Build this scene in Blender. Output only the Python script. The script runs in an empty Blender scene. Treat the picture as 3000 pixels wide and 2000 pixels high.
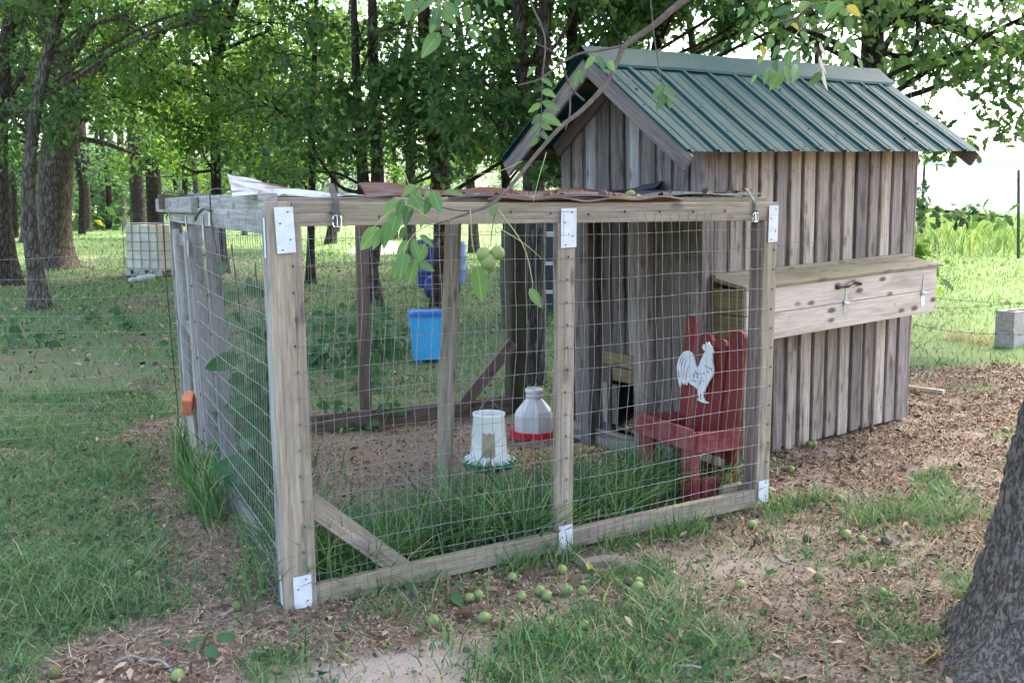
import bpy, math, random
import numpy as np
from mathutils import Vector, Matrix
random.seed(7); rng = np.random.default_rng(11)
R_ = math.radians
SC = bpy.context.scene
COL = SC.collection

# ------------------------------------------------------------------ camera
CAMZ, FPX = 1.58, 2972.0                      # eye height, focal length in photo pixels
PITCH = math.atan(400 / FPX)
cam = bpy.data.objects.new('camera', bpy.data.cameras.new('camera')); COL.objects.link(cam)
cam.location = (0, 0, CAMZ); cam.rotation_euler = (math.pi / 2 - PITCH, 0, 0)
cam.data.sensor_width = 36; cam.data.lens = 36 * FPX / 3000; cam.data.clip_start = .05; cam.data.clip_end = 2000
SC.camera = cam
# ------------------------------------------------------------------ sky, sun, exposure
SUN_EL, SUN_AZ = R_(58), R_(38)               # azimuth clockwise from +Y
SC.world = bpy.data.worlds.new('World'); SC.world.use_nodes = True
_n = SC.world.node_tree.nodes; _l = SC.world.node_tree.links
_sky = _n.new('ShaderNodeTexSky'); _sky.sky_type = 'NISHITA'; _sky.sun_disc = False
_sky.sun_elevation = SUN_EL; _sky.sun_rotation = SUN_AZ
_sky.air_density = 1.0; _sky.dust_density = 5.0; _sky.ozone_density = 1.0
_l.new(_sky.outputs[0], _n['Background'].inputs[0]); _n['Background'].inputs[1].default_value = .15
sun = bpy.data.objects.new('sun', bpy.data.lights.new('sun', 'SUN')); COL.objects.link(sun)
sun.data.energy = 1.25; sun.data.angle = R_(14); sun.data.color = (1, .96, .89)
_d = Vector((math.sin(SUN_AZ) * math.cos(SUN_EL), math.cos(SUN_AZ) * math.cos(SUN_EL), math.sin(SUN_EL)))
sun.rotation_euler = _d.to_track_quat('Z', 'Y').to_euler(); sun.location = (10, 10, 30)
SC.view_settings.view_transform = 'Standard'; SC.view_settings.look = 'None'
SC.view_settings.exposure = 3.0; SC.view_settings.gamma = 1.0; SC.view_settings.use_curve_mapping = False
SC.cycles.use_denoising = True
SC.cycles.max_bounces = 6; SC.cycles.diffuse_bounces = 3; SC.cycles.volume_bounces = 0; SC.cycles.transparent_max_bounces = 8

# ------------------------------------------------------------------ measuring helpers (photo read at 2352 px width)
S = 3000 / 2352
COSP, SINP = math.cos(PITCH), math.sin(PITCH)
def ray(qx, qy):
    a = (qx * S - 1500) / FPX; b = -(qy * S - 1000) / FPX
    return np.array([a, b * SINP + COSP, b * COSP - SINP])
CAM = np.array([0, 0, CAMZ])
def at_Y(qx, qy, Y): d = ray(qx, qy); return CAM + d * (Y / d[1])
def on_plane(qx, qy, p0, n):
    d = ray(qx, qy); return CAM + d * (np.dot(np.asarray(p0) - CAM, n) / np.dot(d, n))
def px_at(Y): return Y * S / FPX              # metres per 2352-scale pixel at distance Y

# ------------------------------------------------------------------ noise
def _hash(ix, iy, iz, seed):
    h = (ix.astype(np.int64) * 374761393 + iy.astype(np.int64) * 668265263 + iz.astype(np.int64) * 2147483647 + seed * 974634721) & 0xffffffff
    h = ((h ^ (h >> 13)) * 1274126177) & 0xffffffff
    return ((h ^ (h >> 16)) & 0xffff) / 65535.0
def vnoise(x, y, z=0.0, seed=0):
    x, y, z = np.broadcast_arrays(np.asarray(x, float), np.asarray(y, float), np.asarray(z, float))
    ix, iy, iz = np.floor(x), np.floor(y), np.floor(z); fx, fy, fz = x - ix, y - iy, z - iz
    fx, fy, fz = fx * fx * (3 - 2 * fx), fy * fy * (3 - 2 * fy), fz * fz * (3 - 2 * fz)
    r = 0
    for dx in (0, 1):
        for dy in (0, 1):
            for dz in (0, 1):
                w = (fx if dx else 1 - fx) * (fy if dy else 1 - fy) * (fz if dz else 1 - fz)
                r = r + w * _hash(ix + dx, iy + dy, iz + dz, seed)
    return r
def fbm(x, y, z=0.0, seed=0, o=4):
    r = 0; a = .5
    for i in range(o):
        r = r + a * vnoise(np.asarray(x) * 2 ** i, np.asarray(y) * 2 ** i, np.asarray(z) * 2 ** i, seed + i); a *= .5
    return r / (1 - .5 ** o)
def sstep(a, b, x): t = np.clip((np.asarray(x, float) - a) / (b - a), 0, 1); return t * t * (3 - 2 * t)

# ------------------------------------------------------------------ terrain
def g(x, y):
    x = np.asarray(x, float); y = np.asarray(y, float)
    right = .05 * np.clip(y - 5, 0, 17) * sstep(.5, 6.5, x) + .02 * sstep(0, 2, x)
    back = .016 * np.clip(y - 20, 0, 60) * (1 - sstep(-2, 8, x))
    near = np.clip(1 - (np.hypot(x, y - 5) - 8) / 12, 0, 1)
    m = (fbm(x * 1.3, y * 1.3, seed=3, o=4) - .5) * .05 * near + (fbm(x * .25, y * .25, seed=5, o=2) - .5) * .35 * (1 - near)
    return right + back + m
def gz(x, y): return float(g(np.array([x]), np.array([y]))[0])
def on_g(qx, qy):
    d = ray(qx, qy); z = 0.0
    for _ in range(40):
        t = (z - CAMZ) / d[2] if d[2] < -1e-4 else 60.
        t = min(t, 80); p = CAM + d * t; z = .6 * z + .4 * gz(p[0], p[1])
    p[2] = gz(p[0], p[1]); return p

# ------------------------------------------------------------------ mesh helpers
def mesh_from(name, verts, faces, mats=(), smooth=False):
    me = bpy.data.meshes.new(name); me.from_pydata([tuple(map(float, v)) for v in verts], [], [tuple(f) for f in faces])
    for m in mats: me.materials.append(m)
    if smooth: me.polygons.foreach_set('use_smooth', [True] * len(me.polygons))
    me.update(); return me
def fast_mesh(name, V, F, mat, smooth=False):
    """V (n,3), F (m,k) uniform polygons"""
    me = bpy.data.meshes.new(name); V = np.ascontiguousarray(V, dtype=np.float32); F = np.ascontiguousarray(F, dtype=np.int32)
    m, k = F.shape
    me.vertices.add(len(V)); me.vertices.foreach_set('co', V.ravel())
    me.loops.add(m * k); me.loops.foreach_set('vertex_index', F.ravel())
    me.polygons.add(m); me.polygons.foreach_set('loop_start', np.arange(0, m * k, k, dtype=np.int32))
    me.polygons.foreach_set('loop_total', np.full(m, k, dtype=np.int32))
    if smooth: me.polygons.foreach_set('use_smooth', np.ones(m, dtype=bool))
    me.materials.append(mat); me.update(calc_edges=True); me.validate(); return me
WM = {}
def link(name, data, parent=None, M=None):
    o = bpy.data.objects.new(name, data); COL.objects.link(o)
    M = Matrix.Identity(4) if M is None else M
    if parent is not None:
        o.parent = parent; o.matrix_basis = WM[parent.name].inverted() @ M
    else: o.matrix_basis = M
    WM[o.name] = M; return o
def tag(o, label=None, cat=None, group=None, kind=None):
    if label: o['label'] = label
    if cat: o['category'] = cat
    if group: o['group'] = group
    if kind: o['kind'] = kind
    return o
def thing(name, label, cat, loc, group=None):
    return tag(link(name, None, None, Matrix.Translation(Vector([float(a) for a in loc]))), label, cat, group)
def world_part(name, me_verts, faces, mat, parent=None, smooth=False):
    """verts in world space; object origin at the parent's origin"""
    if parent is None: return link(name, mesh_from(name, me_verts, faces, [mat], smooth))
    M = WM[parent.name]; Mi = M.inverted()
    vv = [Mi @ Vector([float(a) for a in v]) for v in me_verts]
    return link(name, mesh_from(name, vv, faces, [mat], smooth), parent, M)
def part_copy(src, parent, M, name=None):
    o = src.copy(); o.name = name or src.name.split('.')[0]; COL.objects.link(o)
    o.parent = parent; o.matrix_parent_inverse = Matrix.Identity(4)
    o.matrix_basis = (WM[parent.name].inverted() @ M) if parent else M
    WM[o.name] = M; return o
class MB:
    def __init__(s): s.v = []; s.f = []
    def add(s, vs, fs):
        b = len(s.v); s.v += [tuple(map(float, p)) for p in vs]; s.f += [tuple(i + b for i in f) for f in fs]; return s
    def box(s, c, e, M=None):
        vs = [Vector((x * e[0] / 2, y * e[1] / 2, z * e[2] / 2)) for x in (-1, 1) for y in (-1, 1) for z in (-1, 1)]
        if M is not None: vs = [M @ v for v in vs]
        return s.add([v + Vector(c) for v in vs], [(0, 1, 3, 2), (4, 6, 7, 5), (0, 4, 5, 1), (2, 3, 7, 6), (0, 2, 6, 4), (1, 5, 7, 3)])
    def tube(s, pts, rad, n=6, cap=True):
        pts = [Vector([float(a) for a in p]) for p in pts]
        if not hasattr(rad, '__len__'): rad = [rad] * len(pts)
        ref = Vector((0, 0, 1)) if abs((pts[-1] - pts[0]).normalized().z) < .9 else Vector((1, 0, 0))
        rings = []
        for i, p in enumerate(pts):
            d = (pts[min(i + 1, len(pts) - 1)] - pts[max(i - 1, 0)]).normalized()
            a = d.cross(ref).normalized(); b = a.cross(d)
            rings.append([p + (a * math.cos(2 * math.pi * k / n) + b * math.sin(2 * math.pi * k / n)) * rad[i] for k in range(n)])
        fs = [(i * n + k, i * n + (k + 1) % n, (i + 1) * n + (k + 1) % n, (i + 1) * n + k) for i in range(len(pts) - 1) for k in range(n)]
        if cap: fs += [tuple(range(n - 1, -1, -1)), tuple(range((len(pts) - 1) * n, len(pts) * n))]
        return s.add([p for r in rings for p in r], fs)
    def lathe(s, prof, c=(0, 0, 0), n=24, phase=0, closed=False):
        c = Vector(c); vs = []
        for r, z in prof:
            vs += [c + Vector((r * math.cos(phase + 2 * math.pi * k / n), r * math.sin(phase + 2 * math.pi * k / n), z)) for k in range(n)]
        m = len(prof)
        fs = [(i * n + k, i * n + (k + 1) % n, (i + 1) * n + (k + 1) % n, (i + 1) * n + k) for i in range(m - 1) for k in range(n)]
        if closed: fs += [tuple(range(n - 1, -1, -1)), tuple(range((m - 1) * n, m * n))]
        return s.add(vs, fs)
    def prism(s, poly, n, t):
        """poly: world points (planar), extruded by t along n"""
        n = Vector([float(a) for a in n]) * t; k = len(poly); P = [Vector([float(a) for a in p]) for p in poly]
        return s.add(P + [p + n for p in P], [tuple(range(k - 1, -1, -1)), tuple(range(k, 2 * k))] + [(i, (i + 1) % k, k + (i + 1) % k, k + i) for i in range(k)])
    def build(s, name, mat, parent=None, smooth=False): return world_part(name, s.v, s.f, mat, parent, smooth)
def cham(L, w, t, c=.003, slant=None, jit=0.0):
    """chamfered board: x 0..L, y +-w/2, z +-t/2 ; slant=(dl,dr): end x offset at y=-w/2 / +w/2"""
    c = min(c, w * .2, t * .2); V = []; F = []
    def X(end, y):
        if end == 0: return 0
        if slant is None: return L
        return L + slant[0] + (slant[1] - slant[0]) * (y / w + .5)
    idx = {}
    for ex in (0, 1):
        for sy in (-1, 1):
            for sz in (-1, 1):
                for ax in range(3):
                    y = sy * (w / 2 - (0 if ax == 1 else c)); z = sz * (t / 2 - (0 if ax == 2 else c))
                    x = X(ex, y) + (0 if ax == 0 else (c if ex == 0 else -c))
                    idx[(ex, sy, sz, ax)] = len(V)
                    V.append((x, y + random.uniform(-jit, jit), z + random.uniform(-jit, jit)))
    I = idx
    for ex in (0, 1): F.append([I[(ex, a, b, 0)] for a, b in ((-1, -1), (1, -1), (1, 1), (-1, 1))])
    for sy in (-1, 1): F.append([I[(a, sy, b, 1)] for a, b in ((0, -1), (1, -1), (1, 1), (0, 1))])
    for sz in (-1, 1): F.append([I[(a, b, sz, 2)] for a, b in ((0, -1), (1, -1), (1, 1), (0, 1))])
    for ex in (0, 1):
        for sy in (-1, 1): F.append([I[(ex, sy, -1, 0)], I[(ex, sy, 1, 0)], I[(ex, sy, 1, 1)], I[(ex, sy, -1, 1)]])
        for sz in (-1, 1): F.append([I[(ex, -1, sz, 0)], I[(ex, 1, sz, 0)], I[(ex, 1, sz, 2)], I[(ex, -1, sz, 2)]])
    for sy in (-1, 1):
        for sz in (-1, 1): F.append([I[(0, sy, sz, 1)], I[(1, sy, sz, 1)], I[(1, sy, sz, 2)], I[(0, sy, sz, 2)]])
    for ex in (0, 1):
        for sy in (-1, 1):
            for sz in (-1, 1): F.append([I[(ex, sy, sz, a)] for a in range(3)])
    return V, F
def V3(p): return Vector([float(a) for a in p])
def board(parent, name, p0, p1, w, t, nrm, mat, c=.003, slant=None, jit=.001, label=None):
    """board from p0 to p1 (centre line), w wide, t thick along nrm; long grain on local x"""
    p0, p1 = V3(p0), V3(p1); x = (p1 - p0); L = x.length; x.normalize(); n = V3(nrm); n = (n - x * n.dot(x)).normalized(); y = n.cross(x)
    vs, fs = cham(L, w, t, c, slant, jit)
    me = bpy.data.meshes.new(name); me.from_pydata(vs, [], fs); me.materials.append(mat)
    import bmesh
    bm = bmesh.new(); bm.from_mesh(me); bmesh.ops.recalc_face_normals(bm, faces=bm.faces); bm.to_mesh(me); bm.free()
    M = Matrix((( x.x, y.x, n.x, p0.x), (x.y, y.y, n.y, p0.y), (x.z, y.z, n.z, p0.z), (0, 0, 0, 1)))
    o = link(name, me, parent, M)
    if label: o['label'] = label
    return o
def catmull(P, m=6):
    P = [np.asarray(p, float) for p in P]; Q = [2 * P[0] - P[1]] + P + [2 * P[-1] - P[-2]]; out = []
    for i in range(1, len(Q) - 2):
        a, b, c, d = Q[i - 1], Q[i], Q[i + 1], Q[i + 2]
        for k in range(m):
            t = k / m
            out.append(.5 * (2 * b + (c - a) * t + (2 * a - 5 * b + 4 * c - d) * t * t + (3 * b - a - 3 * c + d) * t ** 3))
    out.append(P[-1]); return out

# ------------------------------------------------------------------ materials
class NT:
    def __init__(s, name):
        s.m = bpy.data.materials.new(name); s.m.use_nodes = True; s.t = s.m.node_tree; s.b = s.t.nodes['Principled BSDF']; s.out = s.t.nodes['Material Output']
    def n(s, ty, **kw):
        nd = s.t.nodes.new('ShaderNode' + ty)
        for k, v in kw.items():
            if hasattr(nd, k): setattr(nd, k, v)
            else: nd.inputs[k.replace('_', ' ')].default_value = v
        return nd
    def l(s, a, b): s.t.links.new(a, b); return s
    def coord(s, scale=(1, 1, 1), rand=True, kind='Object'):
        tc = s.n('TexCoord'); mp = s.n('Mapping'); mp.inputs['Scale'].default_value = scale
        s.l(tc.outputs[kind], mp.inputs['Vector'])
        if rand:
            oi = s.n('ObjectInfo'); mul = s.n('Math', operation='MULTIPLY'); mul.inputs[1].default_value = 37.0
            s.l(oi.outputs['Random'], mul.inputs[0]); cb = s.n('CombineXYZ')
            for i in range(3): s.l(mul.outputs[0], cb.inputs[i])
            s.l(cb.outputs[0], mp.inputs['Location'])
        return mp.outputs[0]
    def noise(s, vec, scale, detail=4, rough=.6, dist=0):
        nd = s.n('TexNoise'); nd.inputs['Scale'].default_value = scale; nd.inputs['Detail'].default_value = detail
        nd.inputs['Roughness'].default_value = rough; nd.inputs['Distortion'].default_value = dist; s.l(vec, nd.inputs['Vector']); return nd.outputs[0]
    def ramp(s, fac, stops, interp='LINEAR'):
        nd = s.n('ValToRGB'); cr = nd.color_ramp; cr.interpolation = interp
        while len(cr.elements) < len(stops): cr.elements.new(.5)
        for e, (p, c) in zip(cr.elements, stops): e.position = p; e.color = tuple(c) + (1,) if hasattr(c, '__len__') else (c, c, c, 1)
        s.l(fac, nd.inputs[0]); return nd.outputs[0]
    def mix(s, fac, a, b, mode='MIX'):
        nd = s.n('Mix', data_type='RGBA', blend_type=mode)
        for v, i in ((fac, 0), (a, 6), (b, 7)):
            if isinstance(v, (int, float)): nd.inputs[i].default_value = v
            elif isinstance(v, tuple): nd.inputs[i].default_value = v + (1,) if len(v) == 3 else v
            else: s.l(v, nd.inputs[i])
        return nd.outputs[2]
    def bump(s, h, strength=.3, dist=.01):
        nd = s.n('Bump'); nd.inputs['Strength'].default_value = strength; nd.inputs['Distance'].default_value = dist
        s.l(h, nd.inputs['Height']); s.l(nd.outputs[0], s.b.inputs['Normal']); return nd
    def base(s, c):
        if isinstance(c, tuple): s.b.inputs['Base Color'].default_value = c + (1,)
        else: s.l(c, s.b.inputs['Base Color'])
    def rough(s, r, spec=.5, metal=0):
        s.b.inputs['Roughness'].default_value = r; s.b.inputs['Specular IOR Level'].default_value = spec; s.b.inputs['Metallic'].default_value = metal
MAT = {}
def wood(name, light, dark, algae=0.0, var=.35, knots=.5, stain=(.035, .022, .016), stain_amt=.5, grain=1.0):
    t = NT(name)
    v1 = t.coord((1.6, 34, 34)); v2 = t.coord((1.2, 7, 7)); v3 = t.coord((2.2, 14, 9)); v0 = t.coord((4.5, 11, 11))
    n1 = t.noise(v1, 2.2 * grain, 6, .65, .4); n2 = t.noise(v2, 1.3, 5, .6)
    col = t.mix(t.ramp(n1, [(.3, 0.), (.72, 1.)]), dark, light)
    col = t.mix(t.ramp(n2, [(.35, 0.), (.75, .55)]), col, tuple(.55 * a + .45 * b for a, b in zip(dark, light)))
    # vertical water stains
    n3 = t.noise(v3, .8, 5, .65, .6); col = t.mix(t.ramp(n3, [(.50, 0.), (.72, stain_amt)]), col, stain)
    if algae > 0:
        n4 = t.noise(v2, .9, 4, .6); col = t.mix(t.ramp(n4, [(.42, 0.), (.68, algae)]), col, (.19, .22, .055))
    if knots > 0:
        vo = t.n('TexVoronoi'); vo.inputs['Scale'].default_value = 1.0; t.l(v0, vo.inputs['Vector'])
        vo.inputs['Randomness'].default_value = 1.0
        col = t.mix(t.ramp(vo.outputs['Distance'], [(.12, knots), (.24, 0.)]), col, (.05, .03, .022))
    oi = t.n('ObjectInfo'); hs = t.n('HueSaturation'); mr = t.n('MapRange')
    mr.inputs['To Min'].default_value = 1 - var; mr.inputs['To Max'].default_value = 1 + var; t.l(oi.outputs['Random'], mr.inputs[0])
    t.l(mr.outputs[0], hs.inputs['Value']); t.l(col, hs.inputs['Color'])
    t.base(hs.outputs[0]); t.rough(.85, .25); t.bump(n1, .55, .004); MAT[name] = t.m; return t.m
wood('wood_grey', (.46, .43, .40), (.15, .13, .12), algae=.06, var=.2)
wood('wood_tan', (.48, .39, .305), (.17, .125, .095), algae=.22, var=.16)
wood('wood_siding', (.345, .295, .26), (.095, .07, .06), algae=.02, var=.4, stain_amt=.9)
wood('wood_siding_warm', (.46, .385, .315), (.15, .112, .088), algae=.06, var=.33, stain_amt=.9)
wood('wood_trim', (.26, .215, .195), (.09, .07, .065), algae=.03, var=.15)
wood('wood_cedar', (.60, .525, .44), (.37, .295, .23), algae=.03, var=.08, knots=.85, stain_amt=.45)
wood('wood_lid', (.36, .30, .22), (.18, .14, .10), algae=.45, var=.1)
wood('wood_dark', (.085, .07, .06), (.025, .02, .018), algae=.25, var=.2)
wood('wood_brown', (.23, .17, .14), (.10, .07, .06), algae=.1, var=.2)
wood('wood_ochre', (.27, .20, .115), (.11, .08, .045), algae=.3, var=.15, knots=.8)
def simple(name, col, rough=.6, spec=.4, metal=0, nz=0.0, nscale=8, col2=None, bump=0.0, detail=5, rand=True):
    t = NT(name); c = col
    if nz > 0 or col2:
        v = t.coord((1, 1, 1), rand=rand); n1 = t.noise(v, nscale, detail, .65)
        c = t.mix(t.ramp(n1, [(.35, 0.), (.7, 1.)]), col, col2 or tuple(a * (1 - nz) for a in col))
        if bump: t.bump(n1, bump, .005)
    t.base(c); t.rough(rough, spec, metal); MAT[name] = t.m; return t.m
simple('wire', (.30, .305, .32), .5, .4, .5, col2=(.16, .14, .125), nscale=40)
simple('fence_wire', (.25, .255, .27), .45, .5, .6)
simple('barbed', (.07, .055, .05), .7, .3, .3)
simple('plate_white', (.66, .68, .70), .45, .4, 0, col2=(.52, .52, .51), nscale=22)
simple('nail', (.09, .05, .035), .8, .2)
simple('galv', (.40, .42, .44), .4, .5, .8, nz=.3, nscale=20)
simple('leather', (.11, .095, .085), .6, .4, nz=.5, nscale=30, bump=.2)
simple('chrome', (.75, .75, .76), .25, .5, 1)
simple('black_plastic', (.02, .02, .022), .5, .4)
simple('plastic_white', (.78, .76, .70), .42, .4, nz=.12, nscale=9)
simple('plastic_green', (.03, .17, .10), .42, .4, nz=.2)
simple('plastic_red', (.62, .03, .035), .4, .4, nz=.25)
simple('plastic_cloudy', (.52, .49, .45), .4, .4, col2=(.62, .60, .58), nscale=7)
simple('feed', (.42, .33, .22), .9, .1, nz=.4, nscale=60)
simple('tote_blue', (.05, .38, .70), .4, .4, nz=.12, nscale=4)
simple('tote_lid', (.03, .16, .52), .4, .4, nz=.15)
simple('barrel_blue', (.018, .04, .20), .4, .4, nz=.2)
simple('barrel_pale', (.14, .25, .50), .4, .4, nz=.3)
simple('ibc_plastic', (.64, .59, .48), .5, .3, nz=.2, nscale=2.5, col2=(.44, .37, .27))
simple('ibc_cage', (.26, .26, .27), .5, .5, .5)
simple('clay', (.58, .20, .10), .85, .2, nz=.25, nscale=12, bump=.2)
simple('concrete', (.38, .345, .31), .95, .15, nz=.35, nscale=22, bump=.35)
simple('stone', (.25, .205, .18), .95, .15, nz=.4, nscale=9, bump=.4)
simple('rope_cord', (.03, .03, .03), .7, .2)
t = NT('greenhouse_film'); t.base((.85, .86, .87)); t.rough(.4, .3); tr = t.n('BsdfTranslucent'); tr.inputs[0].default_value = (.95, .95, .95, 1); mx = t.n('MixShader'); mx.inputs[0].default_value = .6; t.l(t.b.outputs[0], mx.inputs[1]); t.l(tr.outputs[0], mx.inputs[2]); t.l(mx.outputs[0], t.out.inputs[0]); MAT['greenhouse_film'] = t.m
simple('greenhouse_band', (.62, .68, .76), .4, .4)
simple('steel_post', (.035, .04, .035), .6, .3)
simple('white_post', (.75, .75, .74), .6, .3)
simple('shavings', (.62, .44, .23), .95, .1, col2=(.42, .28, .13), nscale=60)
simple('rubber_hinge', (.15, .15, .15), .6, .3, .6)
simple('bark_stick', (.16, .125, .105), .95, .1, nz=.5, nscale=25, bump=.4)
simple('handle_red', (.075, .025, .02), .45, .4, nz=.4, nscale=30)
# red paint, worn on the edges of the grain
t = NT('red_paint'); v = t.coord((3, 30, 30)); v2 = t.coord((1, 1, 1)); n1 = t.noise(v, 2.5, 6, .7); n2 = t.noise(v2, 9, 5, .7)
c = t.mix(t.ramp(n1, [(.35, 0.), (.8, 1.)]), (.15, .013, .012), (.21, .021, .018)); c = t.mix(t.ramp(n2, [(.6, 0.), (.82, .6)]), c, (.34, .14, .13))
t.base(c); t.rough(.6, .35); t.bump(n1, .3, .003); MAT['red_paint'] = t.m
t = NT('red_paint_worn'); v = t.coord((3, 30, 30)); v2 = t.coord((1, 1, 1)); n1 = t.noise(v, 2.5, 6, .7); n2 = t.noise(v2, 6, 6, .75)
c = t.mix(t.ramp(n1, [(.35, 0.), (.8, 1.)]), (.17, .025, .024), (.24, .045, .042)); c = t.mix(t.ramp(n2, [(.42, 0.), (.68, .8)]), c, (.33, .14, .125))
t.base(c); t.rough(.75, .25); t.bump(n1, .3, .003); MAT['red_paint_worn'] = t.m
# painted steel roof
t = NT('roof_green'); v = t.coord((1, 1, 1)); v2 = t.coord((9, .8, 1)); n1 = t.noise(v, 5, 6, .7); n2 = t.noise(v2, 3, 5, .6)
c = t.mix(t.ramp(n2, [(.4, 0.), (.75, .55)]), (.008, .047, .051), (.022, .070, .074)); c = t.mix(t.ramp(n1, [(.52, 0.), (.8, .45)]), c, (.085, .09, .075))
t.base(c); t.rough(.45, .06, .0); t.bump(n1, .06, .003); MAT['roof_green'] = t.m
def rusty(name, metal, amt):
    t = NT(name); v = t.coord((1, 1, 1)); n1 = t.noise(v, 4, 8, .7, .6); n2 = t.noise(v, 30, 4, .6)
    r = t.mix(n2, (.20, .065, .035), (.10, .035, .022)); c = t.mix(t.ramp(n1, [(amt - .05, 0.), (amt + .08, 1.)]), r, metal)
    t.base(c); t.rough(.6, .4, .15); t.bump(n2, .2, .002); MAT[name] = t.m
rusty('rust_sheet', (.16, .13, .125), .52); rusty('rust_white', (.56, .56, .59), .45); rusty('dark_sheet', (.055, .06, .07), .25)
# leaves
def leaf_mat(name, a, b, yellow=.03, trans=.45, rough=.5, ycol=(.30, .27, .03)):
    t = NT(name); ge = t.n('NewGeometry'); rd = ge.outputs['Random Per Island']
    c = t.ramp(rd, [(0., tuple(.55 * q for q in a)), (.5, tuple(.5 * (q + w) for q, w in zip(a, b))), (1 - yellow - .01, tuple(1.15 * q for q in b)), (1 - yellow * .5, ycol if yellow > 0 else tuple(1.15 * q for q in b))])
    t.base(c); t.rough(rough, .35)
    tr = t.n('BsdfTranslucent'); hs = t.n('HueSaturation'); hs.inputs['Hue'].default_value = .485; hs.inputs['Saturation'].default_value = 1.15; hs.inputs['Value'].default_value = 1.5; t.l(c, hs.inputs['Color']); t.l(hs.outputs[0], tr.inputs[0])
    mx = t.n('MixShader'); mx.inputs[0].default_value = trans; t.l(t.b.outputs[0], mx.inputs[1]); t.l(tr.outputs[0], mx.inputs[2]); t.l(mx.outputs[0], t.out.inputs[0])
    MAT[name] = t.m; return t.m
leaf_mat('leaf_oak', (.042, .108, .040), (.105, .18, .055), .003, .5)
leaf_mat('leaf_dark', (.032, .088, .038), (.082, .148, .052), .002, .5)
leaf_mat('leaf_bright', (.055, .14, .03), (.12, .22, .045), .003, .5)
leaf_mat('leaf_walnut', (.055, .125, .030), (.12, .20, .045), .0, .4, .42)
leaf_mat('leaf_haze_tint', (.085, .145, .095), (.13, .19, .12), .01, .5)  # pale bluish green: distance haze painted into the leaf colour
leaf_mat('leaf_weed', (.025, .085, .03), (.055, .14, .045), .0, .35)
leaf_mat('grass_blade', (.06, .145, .055), (.15, .25, .095), .10, .35, ycol=(.34, .29, .16))
leaf_mat('grass_tall', (.05, .13, .045), (.13, .24, .08), .07, .35, ycol=(.36, .31, .17))
leaf_mat('grass_field', (.095, .18, .05), (.17, .25, .085), .04, .35, ycol=(.36, .33, .16))
leaf_mat('straw', (.30, .22, .13), (.46, .36, .23), .0, .15, .8)
t = NT('litter'); ge = t.n('NewGeometry'); c = t.ramp(ge.outputs['Random Per Island'], [(0, (.06, .038, .027)), (.3, (.14, .085, .057)), (.6, (.235, .155, .105)), (.85, (.33, .235, .165)), (.97, (.42, .32, .225)), (1, (.28, .11, .05))])
t.base(c); t.rough(.9, .15); MAT['litter'] = t.m
t = NT('yellow_leaf'); v = t.coord((1, 1, 1)); n1 = t.noise(v, 60, 3, .6); t.base(t.mix(t.ramp(n1, [(.6, 0.), (.72, .8)]), (.52, .44, .06), (.15, .09, .03))); t.rough(.6, .3); MAT['yellow_leaf'] = t.m
def bark(name, a, b, lichen=.3, zs=.3, scale=17, furrow=.9, lich_col=(.33, .36, .31)):
    t = NT(name); v = t.coord((1, 1, zs)); vo = t.n('TexVoronoi'); vo.feature = 'DISTANCE_TO_EDGE'; vo.inputs['Scale'].default_value = scale
    nz = t.noise(v, scale * .7, 5, .65); ad = t.n('VectorMath', operation='MULTIPLY_ADD'); ad.inputs[1].default_value = (.12, .12, .12)
    t.l(nz, ad.inputs[0]); t.l(v, ad.inputs[2]); t.l(ad.outputs[0], vo.inputs['Vector'])
    e = t.ramp(vo.outputs['Distance'], [(0., 0.), (.16, 1.)]); n2 = t.noise(v, scale * 3.2, 6, .7)
    c = t.mix(n2, a, b); c = t.mix(e, tuple(.6 * x for x in a), c)
    vl = t.coord((1, 1, .7)); n3 = t.noise(vl, 5, 6, .7); c = t.mix(t.ramp(n3, [(.55, 0.), (.68, lichen)]), c, lich_col)
    t.base(c); t.rough(.95, .12)
    h = t.mix(.35, e, n2); t.bump(h, furrow, .03); MAT[name] = t.m
bark('bark_oak', (.05, .04, .033), (.125, .10, .085), .5, lich_col=(.22, .24, .21))
bark('bark_light', (.085, .068, .055), (.20, .165, .135), .5, lich_col=(.27, .27, .24))
bark('bark_dark', (.025, .020, .017), (.07, .056, .046), .3, lich_col=(.15, .16, .14))
bark('bark_red', (.045, .024, .018), (.115, .062, .045), .6, lich_col=(.30, .32, .30))
bark('bark_walnut', (.15, .125, .11), (.33, .285, .255), .5, zs=.26, scale=34, furrow=.6, lich_col=(.27, .25, .11))
t = NT('bark_walnut'); v = t.coord((1, 1, .3)); n1 = t.noise(v, 84, 5, .75, .4); n2 = t.noise(v, 170, 4, .7); v2 = t.coord((1, 1, 1)); n3 = t.noise(v2, 9, 6, .7); n4 = t.noise(v2, 38, 4, .7)
e = t.ramp(n1, [(.40, 0.), (.52, 1.)]); c = t.mix(n2, (.10, .078, .064), (.24, .195, .16)); c = t.mix(e, (.075, .06, .051), c); c = t.mix(t.ramp(n3, [(.52, 0.), (.72, .4)]), c, (.27, .25, .22)); c = t.mix(t.ramp(n4, [(.66, 0.), (.72, .7)]), c, (.26, .22, .06))
t.base(c); t.rough(.95, .12); t.bump(t.mix(.3, e, n2), .8, .012); MAT['bark_walnut'] = t.m
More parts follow.
